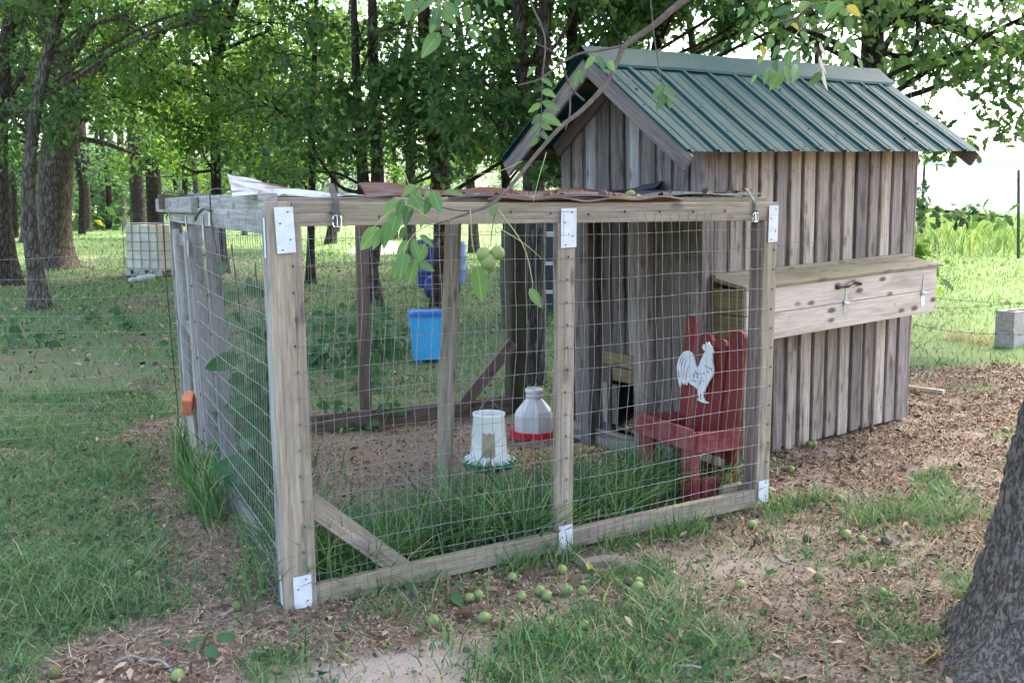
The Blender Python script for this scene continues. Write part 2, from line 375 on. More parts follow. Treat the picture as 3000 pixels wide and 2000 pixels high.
# walnut husks
def nutmat(name, a, b, spot):
    t = NT(name); v = t.coord((1, 1, 1)); n1 = t.noise(v, 30, 4, .6); n2 = t.noise(v, 75, 3, .6)
    c = t.mix(n1, a, b); c = t.mix(t.ramp(n2, [(.62, 0.), (.7, .85)]), c, spot); t.base(c); t.rough(.55, .35); t.bump(n2, .15, .002); MAT[name] = t.m
nutmat('husk_green', (.13, .18, .045), (.25, .295, .10), (.04, .03, .015))
nutmat('husk_brown', (.05, .03, .024), (.11, .07, .05), (.02, .014, .012))
t = NT('husk_half'); v = t.coord((1, 1, 1)); n1 = t.noise(v, 16, 4, .6); c = t.mix(t.ramp(n1, [(.47, 0.), (.54, 1.)]), (.18, .22, .06), (.045, .028, .02)); t.base(c); t.rough(.6, .3); MAT['husk_half'] = t.m

# ================================================================== LAYOUT
N0 = np.array([-.882, 3.785, 0.]); RR = np.array([1.335, 5.11, .045]); FL0 = np.array([-2.16, 6.56, .03]); BR = np.array([.03, 7.64, .03])
UP = np.array([0, 0, 1.])
dF = (RR - N0) * [1, 1, 0]; LF = np.linalg.norm(dF); dF /= LF; nF = np.array([dF[1], -dF[0], 0])      # front face, outward normal towards the camera
dL = (FL0 - N0) * [1, 1, 0]; LL = np.linalg.norm(dL); dL /= LL; nL = np.array([-dL[1], dL[0], 0])      # left face; outward = left
if nL[0] > 0: nL = -nL
dB = (BR - FL0) * [1, 1, 0]; LB = np.linalg.norm(dB); dB /= LB; nB = np.array([-dB[1], dB[0], 0])
HT = 1.592
# coop frame (whole building leans slightly, floor rises to the far end)
_a, _tu, _tv = R_(52.87), R_(1.85), R_(.39)
hu = np.array([math.sin(_a) * math.cos(_tu), math.cos(_a) * math.cos(_tu), math.sin(_tu)]); _v0 = np.array([-math.cos(_a), math.sin(_a), 0])
_w0 = np.cross(hu, _v0); hv = _v0 * math.cos(_tv) + _w0 * math.sin(_tv); hw = np.cross(hu, hv); HA = np.array([1.112, 5.861, .02])
def Hp(i, j, k): return HA + hu * i + hv * j + hw * k
HL, HG = 2.126, 1.19

def cover(x, y):
    """grass amount, bare sand amount, sunny-field amount on the ground"""
    x = np.asarray(x, float); y = np.asarray(y, float)
    dl = -((x - N0[0]) * -nL[0] + (y - N0[1]) * -nL[1])           # distance left of the left face line
    df = (x - N0[0]) * nF[0] + (y - N0[1]) * nF[1]               # distance in front of the front face line
    tf_ = (x - N0[0]) * dF[0] + (y - N0[1]) * dF[1]
    n1 = fbm(x * 2.1, y * 2.1, seed=21, o=4); n2 = fbm(x * 5.5, y * 5.5, seed=31, o=3); n3 = fbm(x * .5, y * .5, seed=41, o=3)
    wob = (n1 - .5) * .5
    left = sstep(.18, .6, dl + wob * 1.3 + .05 - .6 * (1 - sstep(3.25, 3.95, y))) * (dl > -.1)
    front = ((df > -.02) | (tf_ > LF)) & (dl < .25); df = np.where((tf_ > LF) & (df < .8), np.maximum(df, .36), df)
    frontg = .8 * sstep(.50, .70, df + wob * .8) * sstep(-.25, .1, x + wob) * (1 - sstep(.55, .95, x + wob))
    rightp = sstep(.52, .66, n1 + .22 * np.exp(-((x - 2.0) ** 2 / .3 + (y - 4.7) ** 2 / .35)) + .16 * np.exp(-((x - 1.35) ** 2 + (y - 3.6) ** 2) / .12) - .08)
    frontg = np.maximum(frontg, rightp * .75 * (df > .3))
    edge = .55 * sstep(.12, .02, df) * (df > 0) * sstep(.45, .6, n1)
    inside = (df <= -.02) & (dl <= 0) & (y < 8.4) & (tf_ <= LF)
    insg = .95 * sstep(-1.05, -.75, df + wob * .5) * (df < -.03) * (dl < 0)
    insg = np.maximum(insg, .7 * sstep(-.55, -.15, dl) * sstep(-2.6, -1.6, df))
    back = sstep(7.0, 7.9, y + wob) * np.clip(1 - .8 * sstep(.55, .66, n3) * (y < 30) * sstep(-2, -5, x), .5, 1)
    back = np.maximum(back, sstep(4.4, 6, x - .1 * (y - 6)) * sstep(7.6, 9.4, y + wob))
    gr = np.where(dl > 0, left * np.clip(1.3 - .9 * sstep(.56, .72, n1), .3, 1), 0)
    gr = np.where((dl > 0) & (y > 7.4), np.maximum(back, left * .6), gr)
    gr = np.where(front & (y < 9), np.maximum(frontg, edge), gr)
    gr = np.where(inside, insg, gr)
    gr = np.where((dl <= 0) & (y >= 7.3) & ~((x > 2.2) & (y < 9)), np.maximum(back, gr * 0), gr)
    gr = gr * (.65 + .7 * n2)
    gr = np.where(front & (y < 9), np.maximum(gr, .05 + .10 * n2), gr)
    sand = sstep(.42, .62, df + wob * .5) * sstep(.12, -.25, x + wob * .6) * (dl < .75) * (y < 4.5)
    sand = np.maximum(sand, .8 * np.exp(-((x - .95) ** 2 / .25 + (y - 4.3) ** 2 / .06)))
    sand = np.maximum(sand, .36 * inside * sstep(-.7, -1.2, df)); sand = np.maximum(sand, .5 * sstep(.55, .7, n2) * front)
    field = sstep(3.4, 5.5, x - .12 * (y - 7)) * sstep(8.2, 9.6, y) + sstep(24, 34, y) * 1.0
    return np.clip(gr, 0, 1), np.clip(sand, 0, 1), np.clip(field, 0, 1)

# ------------------------------------------------------------------ ground sheet
def axis(lo, hi, a, b, fine, grow=1.12):
    pts = list(np.arange(a, b, fine)); s_ = fine; p = b
    while p < hi: pts.append(p); s_ *= grow; p += s_
    pts.append(hi); s_ = fine; p = a - fine
    while p > lo: pts.insert(0, p); s_ *= grow; p -= s_
    pts.insert(0, lo); return np.array(pts)
gx = axis(-450, 450, -4, 4.2, .05); gy = axis(-120, 700, 2.2, 9.5, .05)
GX, GY = np.meshgrid(gx, gy); nx, ny = len(gx), len(gy)
gv = np.stack([GX.ravel(), GY.ravel(), g(GX.ravel(), GY.ravel())], 1)
ii = (np.arange(ny - 1)[:, None] * nx + np.arange(nx - 1)[None]).ravel()
gf = np.stack([ii, ii + 1, ii + 1 + nx, ii + nx], 1)
t = NT('ground_mat')
at = [t.n('Attribute', attribute_name=k).outputs['Fac'] for k in ('grass', 'sand', 'field')]
v = t.coord((1, 1, 1), rand=False); n1 = t.noise(v, 3, 6, .65); n2 = t.noise(v, 26, 6, .7); n3 = t.noise(v, 95, 4, .6); n4 = t.noise(v, 9, 5, .6); n5 = t.noise(v, .35, 4, .6)
lit = t.mix(t.ramp(n2, [(.3, 0.), (.7, 1.)]), (.072, .052, .040), (.18, .13, .098)); lit = t.mix(t.ramp(n3, [(.45, 0.), (.7, .8)]), lit, (.29, .22, .165)); lit = t.mix(t.ramp(n3, [(.3, .7), (.42, 0.)]), lit, (.06, .04, .03))
snd = t.mix(n4, (.25, .20, .165), (.40, .325, .27)); snd = t.mix(t.ramp(n3, [(.3, .6), (.5, 0.)]), snd, (.16, .11, .09))
c = t.mix(at[1], lit, snd)
grs = t.mix(t.ramp(n2, [(.3, 0.), (.7, 1.)]), (.05, .09, .035), (.105, .165, .06)); grs = t.mix(t.ramp(n1, [(.5, 0.), (.72, .55)]), grs, (.16, .165, .08)); grs = t.mix(t.ramp(n3, [(.5, 0.), (.75, .5)]), grs, (.15, .13, .075))
fld = t.mix(t.ramp(n5, [(.35, 0.), (.65, 1.)]), (.075, .15, .04), (.13, .20, .065)); fld = t.mix(t.ramp(n2, [(.4, 0.), (.8, .5)]), fld, (.10, .19, .04)); fld = t.mix(t.ramp(n1, [(.55, 0.), (.75, .5)]), fld, (.15, .17, .07))
grs = t.mix(at[2], grs, fld)
gm = t.n('Math', operation='MULTIPLY_ADD'); t.l(n2, gm.inputs[0]); gm.inputs[1].default_value = .5; t.l(at[0], gm.inputs[2])
c = t.mix(t.ramp(gm.outputs[0], [(.55, 0.), (1.05, .85)]), c, grs)
t.base(c); t.rough(.95, .1); t.bump(t.mix(.5, n2, n3), .6, .02)
ground = link('ground', fast_mesh('ground', gv, gf, t.m, True)); ground['kind'] = 'structure'
cg, cs, cf = cover(gv[:, 0], gv[:, 1])
for nm, val in (('grass', cg), ('sand', cs), ('field', cf)):
    a_ = ground.data.attributes.new(nm, 'FLOAT', 'POINT'); a_.data.foreach_set('value', val.astype(np.float32))

# ================================================================== THE CHICKEN RUN
run = thing('chicken_run', 'weathered timber chicken run with wire mesh sides in front of the coop', 'chicken run', N0)
def Ff(t_, z, off=0.): return N0 + dF * t_ + UP * (z + (RR[2] - N0[2]) * np.clip(t_ / LF, 0, 1) * (1 - np.clip(z / HT, 0, 1))) + nF * off
def front_tz(qx, qy, off=0.):
    p = on_plane(qx, qy, N0 + nF * off, nF); d = p - N0; return float(np.dot(d, dF)), float(p[2])
LEAN = -.022                                              # corner leans to the left at the top
def Fl(t_, z, off=0.): return N0 + dL * t_ + UP * z + nL * off + np.array([LEAN, 0, 0]) * (z / HT) + dL * (.03 * t_ * z / HT)
# front face ---------------------------------------------------------------
W2, T2 = .089, .038
lean = np.array([LEAN, 0, 0])
board(run, 'corner_post', Ff(.0445, .0, -.019), Ff(.0445, HT, -.019) + lean, W2, T2, nF, MAT['wood_tan'])
board(run, 'corner_post', Ff(.0445 + .064, .0, -.0445), Ff(.064 + .0445, HT - .092, -.0445) + lean, T2, W2, nF, MAT['wood_tan'])
board(run, 'corner_post', Fl(.085, .0, -.019), Fl(.085, HT - .03, -.019), W2, T2, nL, MAT['wood_grey'])
board(run, 'top_rail', Ff(.09, HT - .047, -.021) + lean, Ff(LF - .002, HT - .045, -.021), W2, T2, nF, MAT['wood_tan'])
tm = front_tz(1300, 900)[0]
board(run, 'post', Ff(tm, .09, -.021), Ff(tm, HT - .092, -.021), W2, T2, nF, MAT['wood_tan'])
board(run, 'post', Ff(LF - .048, .02, -.020), Ff(LF - .048, HT - .09, -.020), W2, T2, nF, MAT['wood_tan'])
board(run, 'post', Ff(LF - .108, .02, -.045), Ff(LF - .108, HT - .1, -.045), .028, .05, nF, MAT['wood_brown'])
board(run, 'bottom_rail', Ff(.128, .045, -.019), Ff(LF - .095, .045, -.019), W2, T2, nF, MAT['wood_tan'])
_p0, _p1 = front_tz(716, 1158), front_tz(948, 1328)
board(run, 'brace', Ff(_p0[0], _p0[1], -.06), Ff(_p1[0], _p1[1], -.06), W2, T2, nF, MAT['wood_tan'])
board(run, 'sill_block', Ff(LF - .24, .07, -.10), Ff(LF - .10, .07, -.10), .075, .036, nF, MAT['wood_tan'])
# left face -----------------------------------------------------------------
tl = [(.475, .54), (.66, .755)]
board(run, 'top_rail', Fl(.13, HT - .078, -.019), Fl(LL * 1.03, HT - .076, -.019), W2, T2, nL, MAT['wood_grey'])
for tb, tt in tl + [(1.0, 1.035)]:
    board(run, 'post', Fl(tb * LL, .0, -.0375), Fl(tt * LL, HT - .124, -.0375), .036, .074, nL, MAT['wood_grey'])
board(run, 'bottom_rail', Fl(.13, .045, -.066), Fl(.65 * LL, .045, -.066), W2, T2, nL, MAT['wood_grey'])
board(run, 'brace', Fl(.15, .42, -.07), Fl(.46, .06, -.07), W2, T2, nL, MAT['wood_grey'])
# gate between the two far posts of the left face
gate = link('gate', None, run, Matrix.Translation(V3(Fl(.69 * LL, 0, 0))))
tag(gate, 'narrow timber gate with wire infill and metal hinges')
for tb in (.775, .955):
    board(gate, 'stile', Fl(tb * LL, .09, -.02), Fl(tb * LL + .10, HT - .17, -.02), W2 * .8, T2, nL, MAT['wood_grey'])
for z in (.13, .80, HT - .23):
    board(gate, 'crosspiece', Fl(.76 * LL + .06 * z, z, -.045), Fl(.95 * LL + .06 * z, z, -.045), W2 * .9, .018, nL, MAT['wood_grey'])
for z in (1.33, .72):
    m = MB(); c0 = Fl(.715 * LL + .05 * z, z, .004)
    m.tube([c0 - UP * .05, c0 + UP * .05], .006, 8); m.prism([c0 + dL * .01 - UP * .04, c0 + dL * .05 - UP * .03, c0 + dL * .05 + UP * .03, c0 + dL * .01 + UP * .04], nL, .003)
    m.build('hinge', MAT['galv'], gate)
m = MB(); c0 = Fl(.97 * LL, .82, .006); m.prism([c0 - UP * .02, c0 + dL * .06 - UP * .02, c0 + dL * .06 + UP * .02, c0 + UP * .02], nL, .004); m.tube([c0 + dL * .03, c0 + dL * .03 + nL * .03, c0 + dL * .03 + nL * .03 - UP * .05], .004, 6)
m.build('latch', MAT['galv'], gate)
# back and right ------------------------------------------------------------
def Fb(t_, z, off=0.): return FL0 + dB * t_ + UP * (z - .03 + gz(*(FL0 + dB * t_)[:2])) + nB * off
def back_t(qx, qy): p = on_plane(qx, qy, FL0, nB); return float(np.dot(p - FL0, dB))
tb1 = back_t(836, 800)
board(run, 'post', Fb(tb1, .0), Fb(tb1, HT - .1), W2, T2, nB, MAT['wood_brown'])
board(run, 'top_rail', Fb(0, HT - .06), Fb(LB, HT - .06), W2, T2, nB, MAT['wood_brown'])
board(run, 'bottom_rail', Fb(.05, .07, -.04), Fb(LB - .05, .07, -.04), .12, T2, nB, MAT['wood_brown'])
board(run, 'brace', Fb(back_t(1050, 960), .1, -.08), Fb(back_t(1168, 815), .55, -.08), W2, T2, nB, MAT['wood_brown'])
board(run, 'corner_post', Fb(LB, -.02), Fb(LB, HT), .14, .12, nB, MAT['wood_dark'], c=.012)
_c = Hp(-.06, HG, 0)
board(run, 'top_rail', Fb(LB - .03, HT - .03), _c + UP * (HT - .03), W2, T2, hu, MAT['wood_dark'])
pp = on_g(1018, 1116); pt = at_Y(1043, 500, pp[1]); 
board(run, 'prop', pp - UP * .02, [pt[0], pt[1] + .03, HT + .03], W2 * .95, T2, [-.5, -1, 0], MAT['wood_tan'])
# roof frame lying on top -----------------------------------------------------
zr = HT - .012
board(run, 'roof_beam', Fl(.02, zr, -.03) + nF * -.02, Fl(LL * .62, zr, -.03), W2, T2, nL, MAT['wood_grey'])
board(run, 'roof_beam', Fl(.60 * LL, zr, .012), Fl(LL * 1.13, zr - .005, .03), W2, T2, nL, MAT['wood_grey'])
board(run, 'roof_beam', Ff(.05, zr - .016, -.075) + lean, Ff(LF - .035, zr - .006, -.075), W2, T2, nF, MAT['wood_tan'])
board(run, 'roof_beam', Fb(-.1, HT + .01), Fb(LB + .02, HT + .01), W2, T2, nB, MAT['wood_brown'])
for s_ in (.33, .64):
    board(run, 'roof_beam', Ff(LF * s_, zr - .02, -.1), Fb(LB * s_, HT - .01, -.03), W2, T2, dF, MAT['wood_brown'])
# wire mesh -------------------------------------------------------------------
WR = .00105
def mesh_panel(fn, t0, t1, z0, z1, off, sx, sz, name, r=WR, wob=.009, seed=0, arc=None, bulge=0.):
    m = MB(); rs = np.random.default_rng(seed); k = int((t1 - t0) / sx); ph = rs.uniform(0, 6, 4)
    def P(t_, z):
        o = off + wob * math.sin(2.1 * t_ + ph[0]) * math.sin(3.1 * z + ph[1]) + bulge * math.sin(math.pi * min(max((z - z0) / (z1 - z0), 0), 1))
        return fn(t_ + wob * .9 * math.sin(5 * z + ph[2] + t_ * 1.5) + wob * .5 * math.sin(11 * z + 3 * t_), z + wob * .7 * math.sin(3.7 * t_ + ph[3]), o)
    zz = list(np.arange(z0, z1 + .001, sz)); tt = [t0 + sx * i for i in range(k + 1)]
    for t_ in tt:
        j = rs.normal(0, .0045)
        m.tube([P(t_ + j + rs.normal(0, .0012), z) for z in np.arange(z0 - .01, z1 + .02, sz / 1.0)], r, 4, False)
    for z in zz:
        j = rs.normal(0, .002)
        m.tube([P(t_, z + j + rs.normal(0, .001)) for t_ in tt[::2] + [tt[-1]]], r * 1.1, 4, False)
    o = m.build(name, MAT['wire'], run); o['kind'] = 'stuff'; return o
mesh_panel(Ff, .075, LF - .03, .03, HT - .03, .003, .0508, .1016, 'wire_mesh', seed=1)
mesh_panel(Fl, .06, LL * .66, .03, HT - .05, .003, .0508, .1016, 'wire_mesh', seed=2, wob=.009)
mesh_panel(lambda a, b, o: Fl(a, b, o), LL * .79, LL * .95, .12, HT - .2, -.0005, .0508, .1016, 'wire_mesh', seed=3)
mesh_panel(Fb, .05, LB - .05, .05, HT - .05, .03, .0508, .1016, 'wire_mesh', seed=4, r=.0011)
# staples holding the mesh
m = MB()
for t_ in (.085, tm, LF - .03):
    for z in np.arange(.03, HT - .06, .1016):
        c0 = Ff(t_ + random.uniform(-.006, .006), z, .004) + lean * (t_ < .2) * z / HT; m.box(c0, (.005, .005, .009))
for t_ in np.arange(.22, LF - .1, .2): m.box(Ff(t_, HT - .05 + random.uniform(-.01, .01), .003), (.007, .006, .012))
for tb, tt in tl:
    for z in np.arange(.1, 1.45, .2032): m.box(Fl(tb * LL + (tt - tb) * LL * z / HT, z, .004), (.006, .006, .012))
o = m.build('staples', MAT['nail'], run); o['kind'] = 'stuff'
# white metal plates at the joints
def plate(q0, q1, off=.0045, shear=0.):
    (t0, z0), (t1, z1) = front_tz(q0[0], q1[1], off), front_tz(q1[0], q0[1], off)
    m = MB(); P = [N0 + dF * t0 + UP * z0, N0 + dF * t1 + UP * (z0 + .004), N0 + dF * (t1 + shear) + UP * (z1 + .002), N0 + dF * (t0 + shear) + UP * z1]
    m.prism([p * [1, 1, 1] + nF * off for p in P], nF, .0018); pl = m.build('joint_plate', MAT['plate_white'], run)
    k = MB()
    for fx, fz in ((.3, .08), (.75, .3), (.25, .65), (.7, .9)):
        c0 = N0 + dF * (t0 + (t1 - t0) * fx + shear * fz) + UP * (z0 + (z1 - z0) * fz) + nF * (off + .002); k.tube([c0, c0 + nF * .002], .0035, 6)
    k.build('nail_head', MAT['nail'], pl)
plate((637, 476), (677, 583), shear=-.008); plate((1288, 479), (1324, 570)); plate((1764, 472), (1788, 557)); plate((677, 1318), (716, 1408), shear=-.003); plate((1283, 1203), (1315, 1284)); plate((1741, 1101), (1765, 1156))
m = MB(); (t0, z0), (t1, z1) = front_tz(660, 583, .0065), front_tz(676, 486, .0065)
for t_, z0, z1, w_ in ((.055, HT - .21, HT - .06, .028), (.533 * LL, HT - .19, HT - .07, .028), (.747 * LL, HT - .17, HT - .07, .026), (1.018 * LL, HT - .2, HT - .06, .03), (.05, .02, .13, .03)):
    a = Fl(t_, z0, .004); b = Fl(t_, z1, .004)
    m = MB(); m.prism([a - dL * w_ / 2, a + dL * w_ / 2, b + dL * w_ / 2, b - dL * w_ / 2], nL, .002); m.build('joint_plate', MAT['plate_white'], run)

# ================================================================== THE COOP
coop = thing('chicken_coop', 'small board and batten chicken coop with a green metal roof', 'chicken coop', HA)
PIT, BW = .137, .094
ROOF_E, ROOF_H0, ROOF_R = .218, 1.85, 2.444               # eave overhang, eave height, ridge height
SLOPE = (ROOF_R - ROOF_H0) / (HG / 2 + ROOF_E)
def roof_w(j):                                            # height of the roof underside line over the gable
    return ROOF_R - abs(j - HG / 2) * SLOPE - .035
# side wall (facing the camera's right): boards then battens
nS = int(HL / PIT) + 1
for side, j0, sgn in (('near', 0., -1), ('far', HG, 1)):
    for k in range(nS):
        u0 = k * PIT; u1 = min(HL, u0 + PIT - .003)
        if u1 - u0 < .03: continue
        top = roof_w(j0) - .01
        board(coop, 'siding_board', Hp((u0 + u1) / 2, j0 + sgn * -.010, .0 + random.uniform(0, .012)), Hp((u0 + u1) / 2, j0 + sgn * -.010, top), u1 - u0, .020, hv * sgn, MAT['wood_siding' if random.random() < .55 else 'wood_siding_warm'])
    for k in range(nS + 1):
        uc = min(HL - BW / 2 + .012, max(BW / 2 - .012, k * PIT)); w_ = BW + random.uniform(-.012, .014)
        board(coop, 'batten', Hp(uc, j0 + sgn * .0115, -.005 + random.uniform(-.012, .008)), Hp(uc, j0 + sgn * .0115, roof_w(j0) - .02), w_, .023, hv * sgn, MAT['wood_siding_warm' if random.random() < .65 else 'wood_siding'])
# gable walls with slanted tops; the front one has a small pop hole near the ground
GP = HG / 9
def gable_j(qx, qy): p = on_plane(qx, qy, HA - hu * .05, hu); return float(np.dot(p - HA, hv)), float(np.dot(p - HA, hw))
HOLE = (gable_j(1472, 905)[0], gable_j(1412, 905)[0]); HOLEZ = gable_j(1440, 872)[1]
def gable_piece(name, jc, w_, i, t_, z0, mat, sgn, zt=None):
    za, zb = roof_w(jc - w_ / 2), roof_w(jc + w_ / 2); zc = min(za, zb)
    if zt is not None:
        board(coop, name, Hp(i, jc, z0), Hp(i, jc, zt), w_, t_, hu * sgn, mat); return
    if sgn < 0: sl = (za - zc, zb - zc)
    else: sl = (zb - zc, za - zc)
    # local y runs along n x x ; for sgn=-1 that is +hv or -hv : test
    y = np.cross(hu * sgn, hw); sl = (za - zc, zb - zc) if np.dot(y, hv) > 0 else (zb - zc, za - zc)
    board(coop, name, Hp(i, jc, z0), Hp(i, jc, zc), w_, t_, hu * sgn, mat, slant=sl)
for i0, sgn in ((0., -1), (HL, 1)):
    for k in range(9):
        jc = (k + .5) * GP; z0 = .0
        inhole = sgn < 0 and HOLE[0] - .05 < jc < HOLE[1] + .05
        if inhole: z0 = HOLEZ
        gable_piece('siding_board', jc, GP - .003, i0 + sgn * -.010, .02, z0, MAT['wood_siding'], sgn)
    for k in range(10):
        jc = min(HG - .02, max(.02, k * GP)); w_ = .085 + random.uniform(-.012, .012)
        z0 = HOLEZ if (sgn < 0 and HOLE[0] - .03 < jc < HOLE[1] + .03) else 0
        gable_piece('batten', jc, w_, i0 + sgn * .010, .02, z0, MAT['wood_siding' if random.random() < .8 else 'wood_grey'], sgn)
# framing on the front gable, inside the run
j1, j2 = gable_j(1482, 700)[0], gable_j(1357, 700)[0]
for j in (j1, j2):
    board(coop, 'stud', Hp(-.0655, j, .0), Hp(-.0655, j, 1.52), .089, .085, hu * -1, MAT['wood_siding'])
board(coop, 'sill', Hp(-.042, .02, .055), Hp(-.042, HG + .02, .055), .11, .038, hu * -1, MAT['wood_siding'])
for (q0, q1) in (((1385, 820), (1470, 838)), ((1405, 858), (1472, 872))):
    a_, b_ = gable_j(*q0), gable_j(*q1)
    board(coop, 'door_rail', Hp(-.034, a_[0], a_[1]), Hp(-.034, b_[0], b_[1]), .085, .022, hu * -1, MAT['wood_ochre'])
for q in ((1385, 910), (1408, 915)):
    j, z = gable_j(*q); board(coop, 'door_slat', Hp(-.030, j, .16), Hp(-.030, j, .42), .045, .018, hu * -1, MAT['wood_siding'])
board(coop, 'floor', Hp(.03, HG / 2, .12), Hp(HL - .03, HG / 2, .12), HG - .06, .02, hw, MAT['wood_brown'])
# roof ------------------------------------------------------------------------
UO0, UO1 = -.349, HL + .456
RIB = .2286
def roof_panel(side, a, b):
    """ribbed steel panel on slope `side` (0 near, 1 far) spanning u a..b"""
    prof = []                                              # (u, height)
    k0 = math.ceil((a - UO0 - 1e-6) / RIB); u = a; us = [a]
    ribs = [UO0 + k * RIB for k in range(0, 20) if a - .03 <= UO0 + k * RIB <= b + .03]
    pts = set([a, b])
    def h(u_):
        d = abs((u_ - UO0 + RIB / 2) % RIB - RIB / 2)
        if d < .012: return .015
        if d < .026: return .015 * (1 - (d - .012) / .014)
        e = min(abs(d - RIB * .30), 9); return .004 * max(0, 1 - e / .009)
    for r in ribs:
        for o in (-.026, -.0121, .0121, .026): pts.add(min(b, max(a, r + o)))
        for q in (.30,):
            for sg in (-1, 1):
                for o in (-.009, 0, .009): pts.add(min(b, max(a, r + sg * (RIB * q + o))))
    us = sorted(pts); us = [x for i, x in enumerate(us) if i == 0 or x - us[i - 1] > 1e-4]
    jr = HG / 2; je = -ROOF_E if side == 0 else HG + ROOF_E
    top, bot = [], []
    nrm = (hv * (-SLOPE if side == 0 else SLOPE) + hw); nrm = nrm / np.linalg.norm(nrm)
    if side == 0: pass
    rows = 5; V = []
    for th in (0, -.0015):
        for r_ in range(rows):
            f_ = r_ / (rows - 1); j = jr + (je - jr) * f_; w_ = ROOF_R + (ROOF_H0 - ROOF_R) * f_ - .004 * math.sin(math.pi * f_)
            for u_ in us: V.append(Hp(u_, j, w_) + nrm * (h(u_) + th + .002 * math.sin(u_ * 7 + r_)))
    n_ = len(us); F = []
    for r_ in range(rows - 1):
        for i in range(n_ - 1):
            q = (r_ * n_ + i, r_ * n_ + i + 1, (r_ + 1) * n_ + i + 1, (r_ + 1) * n_ + i); F.append(q)
            F.append(tuple(x + rows * n_ for x in reversed(q)))
    for i in range(n_ - 1):
        r_ = rows - 1; F.append((r_ * n_ + i, r_ * n_ + i + 1, (rows + r_) * n_ + i + 1, (rows + r_) * n_ + i))
        F.append((i + 1, i, rows * n_ + i, rows * n_ + i + 1))
    for r_ in range(rows - 1):
        for i in (0, n_ - 1): F.append((r_ * n_ + i, (r_ + 1) * n_ + i, (rows + r_ + 1) * n_ + i, (rows + r_) * n_ + i))
    M = Matrix([[hu[i], hv[i], hw[i], HA[i]] for i in range(3)] + [[0, 0, 0, 1]]); Mi = M.inverted()
    me = mesh_from('roof_panel', [Mi @ V3(p) for p in V], F, [MAT['roof_green']])
    return link('roof_panel', me, roof, M)
roof = link('roof', None, coop, Matrix.Translation(V3(Hp(HL / 2, HG / 2, ROOF_R))))
for side in (0, 1):
    u_ = UO0 - .02
    while u_ < UO1 - .05:
        e_ = min(UO1, u_ + .9144)
        roof_panel(side, u_, e_); u_ = e_ + .001
# ridge cap
m = MB(); prof = [(-.135, -.012), (-.128, 0), (-.05, .008), (-.018, .014), (0, .018), (.018, .014), (.05, .008), (.128, 0), (.135, -.012)]
uu = np.linspace(UO0 - .03, UO1 + .005, 12); V = []
for u_ in uu:
    for j, dz in prof:
        V.append(Hp(u_, HG / 2 + j, ROOF_R - abs(j) * SLOPE + .024 + dz + .003 * math.sin(u_ * 5)))
n_ = len(prof); F = [(i * n_ + k, i * n_ + k + 1, (i + 1) * n_ + k + 1, (i + 1) * n_ + k) for i in range(len(uu) - 1) for k in range(n_ - 1)]
m.add(V, F); m.build('ridge_cap', MAT['roof_green'], roof)
# screws along the panels
m = MB(); nrm0 = (hv * -SLOPE + hw); nrm0 = nrm0 / np.linalg.norm(nrm0)
for k in range(13):
    for f_ in (.06, .3, .55, .8, .96):
        u_ = UO0 + k * RIB + .035; j = HG / 2 + (-ROOF_E - HG / 2) * f_; c0 = Hp(u_, j, ROOF_R + (ROOF_H0 - ROOF_R) * f_) + nrm0 * .002; m.tube([c0, c0 + nrm0 * .006], .007, 6)
o = m.build('screws', MAT['steel_post'], roof); o['kind'] = 'stuff'
# barge boards and rafters
for i, wd, t_ in ((UO0 + .02, .098, .022), (-.035, .09, .036), (UO1 - .03, .10, .022), (HL + .035, .09, .036)):
    for sg in (0, 1):
        je = -ROOF_E if sg == 0 else HG + ROOF_E
        if t_ > .03: je = -.06 if sg == 0 else HG + .06
        a_ = Hp(i, HG / 2, ROOF_R - .075); b_ = Hp(i, je + (.01 if sg == 0 else -.01), ROOF_R - abs(je - HG / 2) * SLOPE - .062)
        board(roof, 'barge_board', a_, b_, wd, t_, hu * -1, MAT['wood_trim' if i == UO0 + .02 else 'wood_brown'])
for f_ in (.25, .6, .9):
    for sg in (0, 1):
        j = HG / 2 + ((-ROOF_E if sg == 0 else HG + ROOF_E) - HG / 2) * f_; w_ = ROOF_R - abs(j - HG / 2) * SLOPE - .022
        board(roof, 'purlin', Hp(UO0 + .035, j, w_), Hp(UO1 - .045, j, w_), .085, .02, nrm0 if sg == 0 else hv * SLOPE + hw, MAT['wood_dark'])
# nest box on the side wall -----------------------------------------------------
nest = link('nest_box', None, coop, Matrix.Translation(V3(Hp(1, -.14, .8)))); nest['label'] = 'long pale cedar nest box with a sloping lid and wavy handle'
U0, U1, PB, WB, WT = .062, 2.0, .273, .786, 1.088
zmid = (WB + WT) / 2
for z0, z1 in ((WB, zmid - .0015), (zmid + .0015, WT)):
    board(nest, 'front_board', Hp(U0, -PB, (z0 + z1) / 2), Hp(U1, -PB, (z0 + z1) / 2), z1 - z0, .02, -hv, MAT['wood_cedar'])
for u_, mt in ((U0 + .012, 'wood_ochre'), (U1 - .012, 'wood_cedar')):
    for z0, z1 in ((WB + .01, zmid - .002), (zmid + .002, WT - .002)):
        board(nest, 'end_board', Hp(u_, -PB + .0115, (z0 + z1) / 2), Hp(u_, -.036, (z0 + z1) / 2), z1 - z0, .02, -hu, MAT[mt])
board(nest, 'bottom_board', Hp(U0 + .025, -.152, WB + .02), Hp(U1 - .025, -.152, WB + .02), .215, .018, hw, MAT['wood_brown'])
lidn = hw + hv * -.16
board(nest, 'lid', Hp(U0 - .02, -.175, WT + .027), Hp(U1 + .04, -.175, WT + .027), .245, .022, lidn, MAT['wood_lid'])
board(nest, 'lid_hinge_strip', Hp(U0 - .01, -.045, WT + .062), Hp(U1 + .01, -.045, WT + .062), .04, .022, lidn, MAT['wood_lid'])
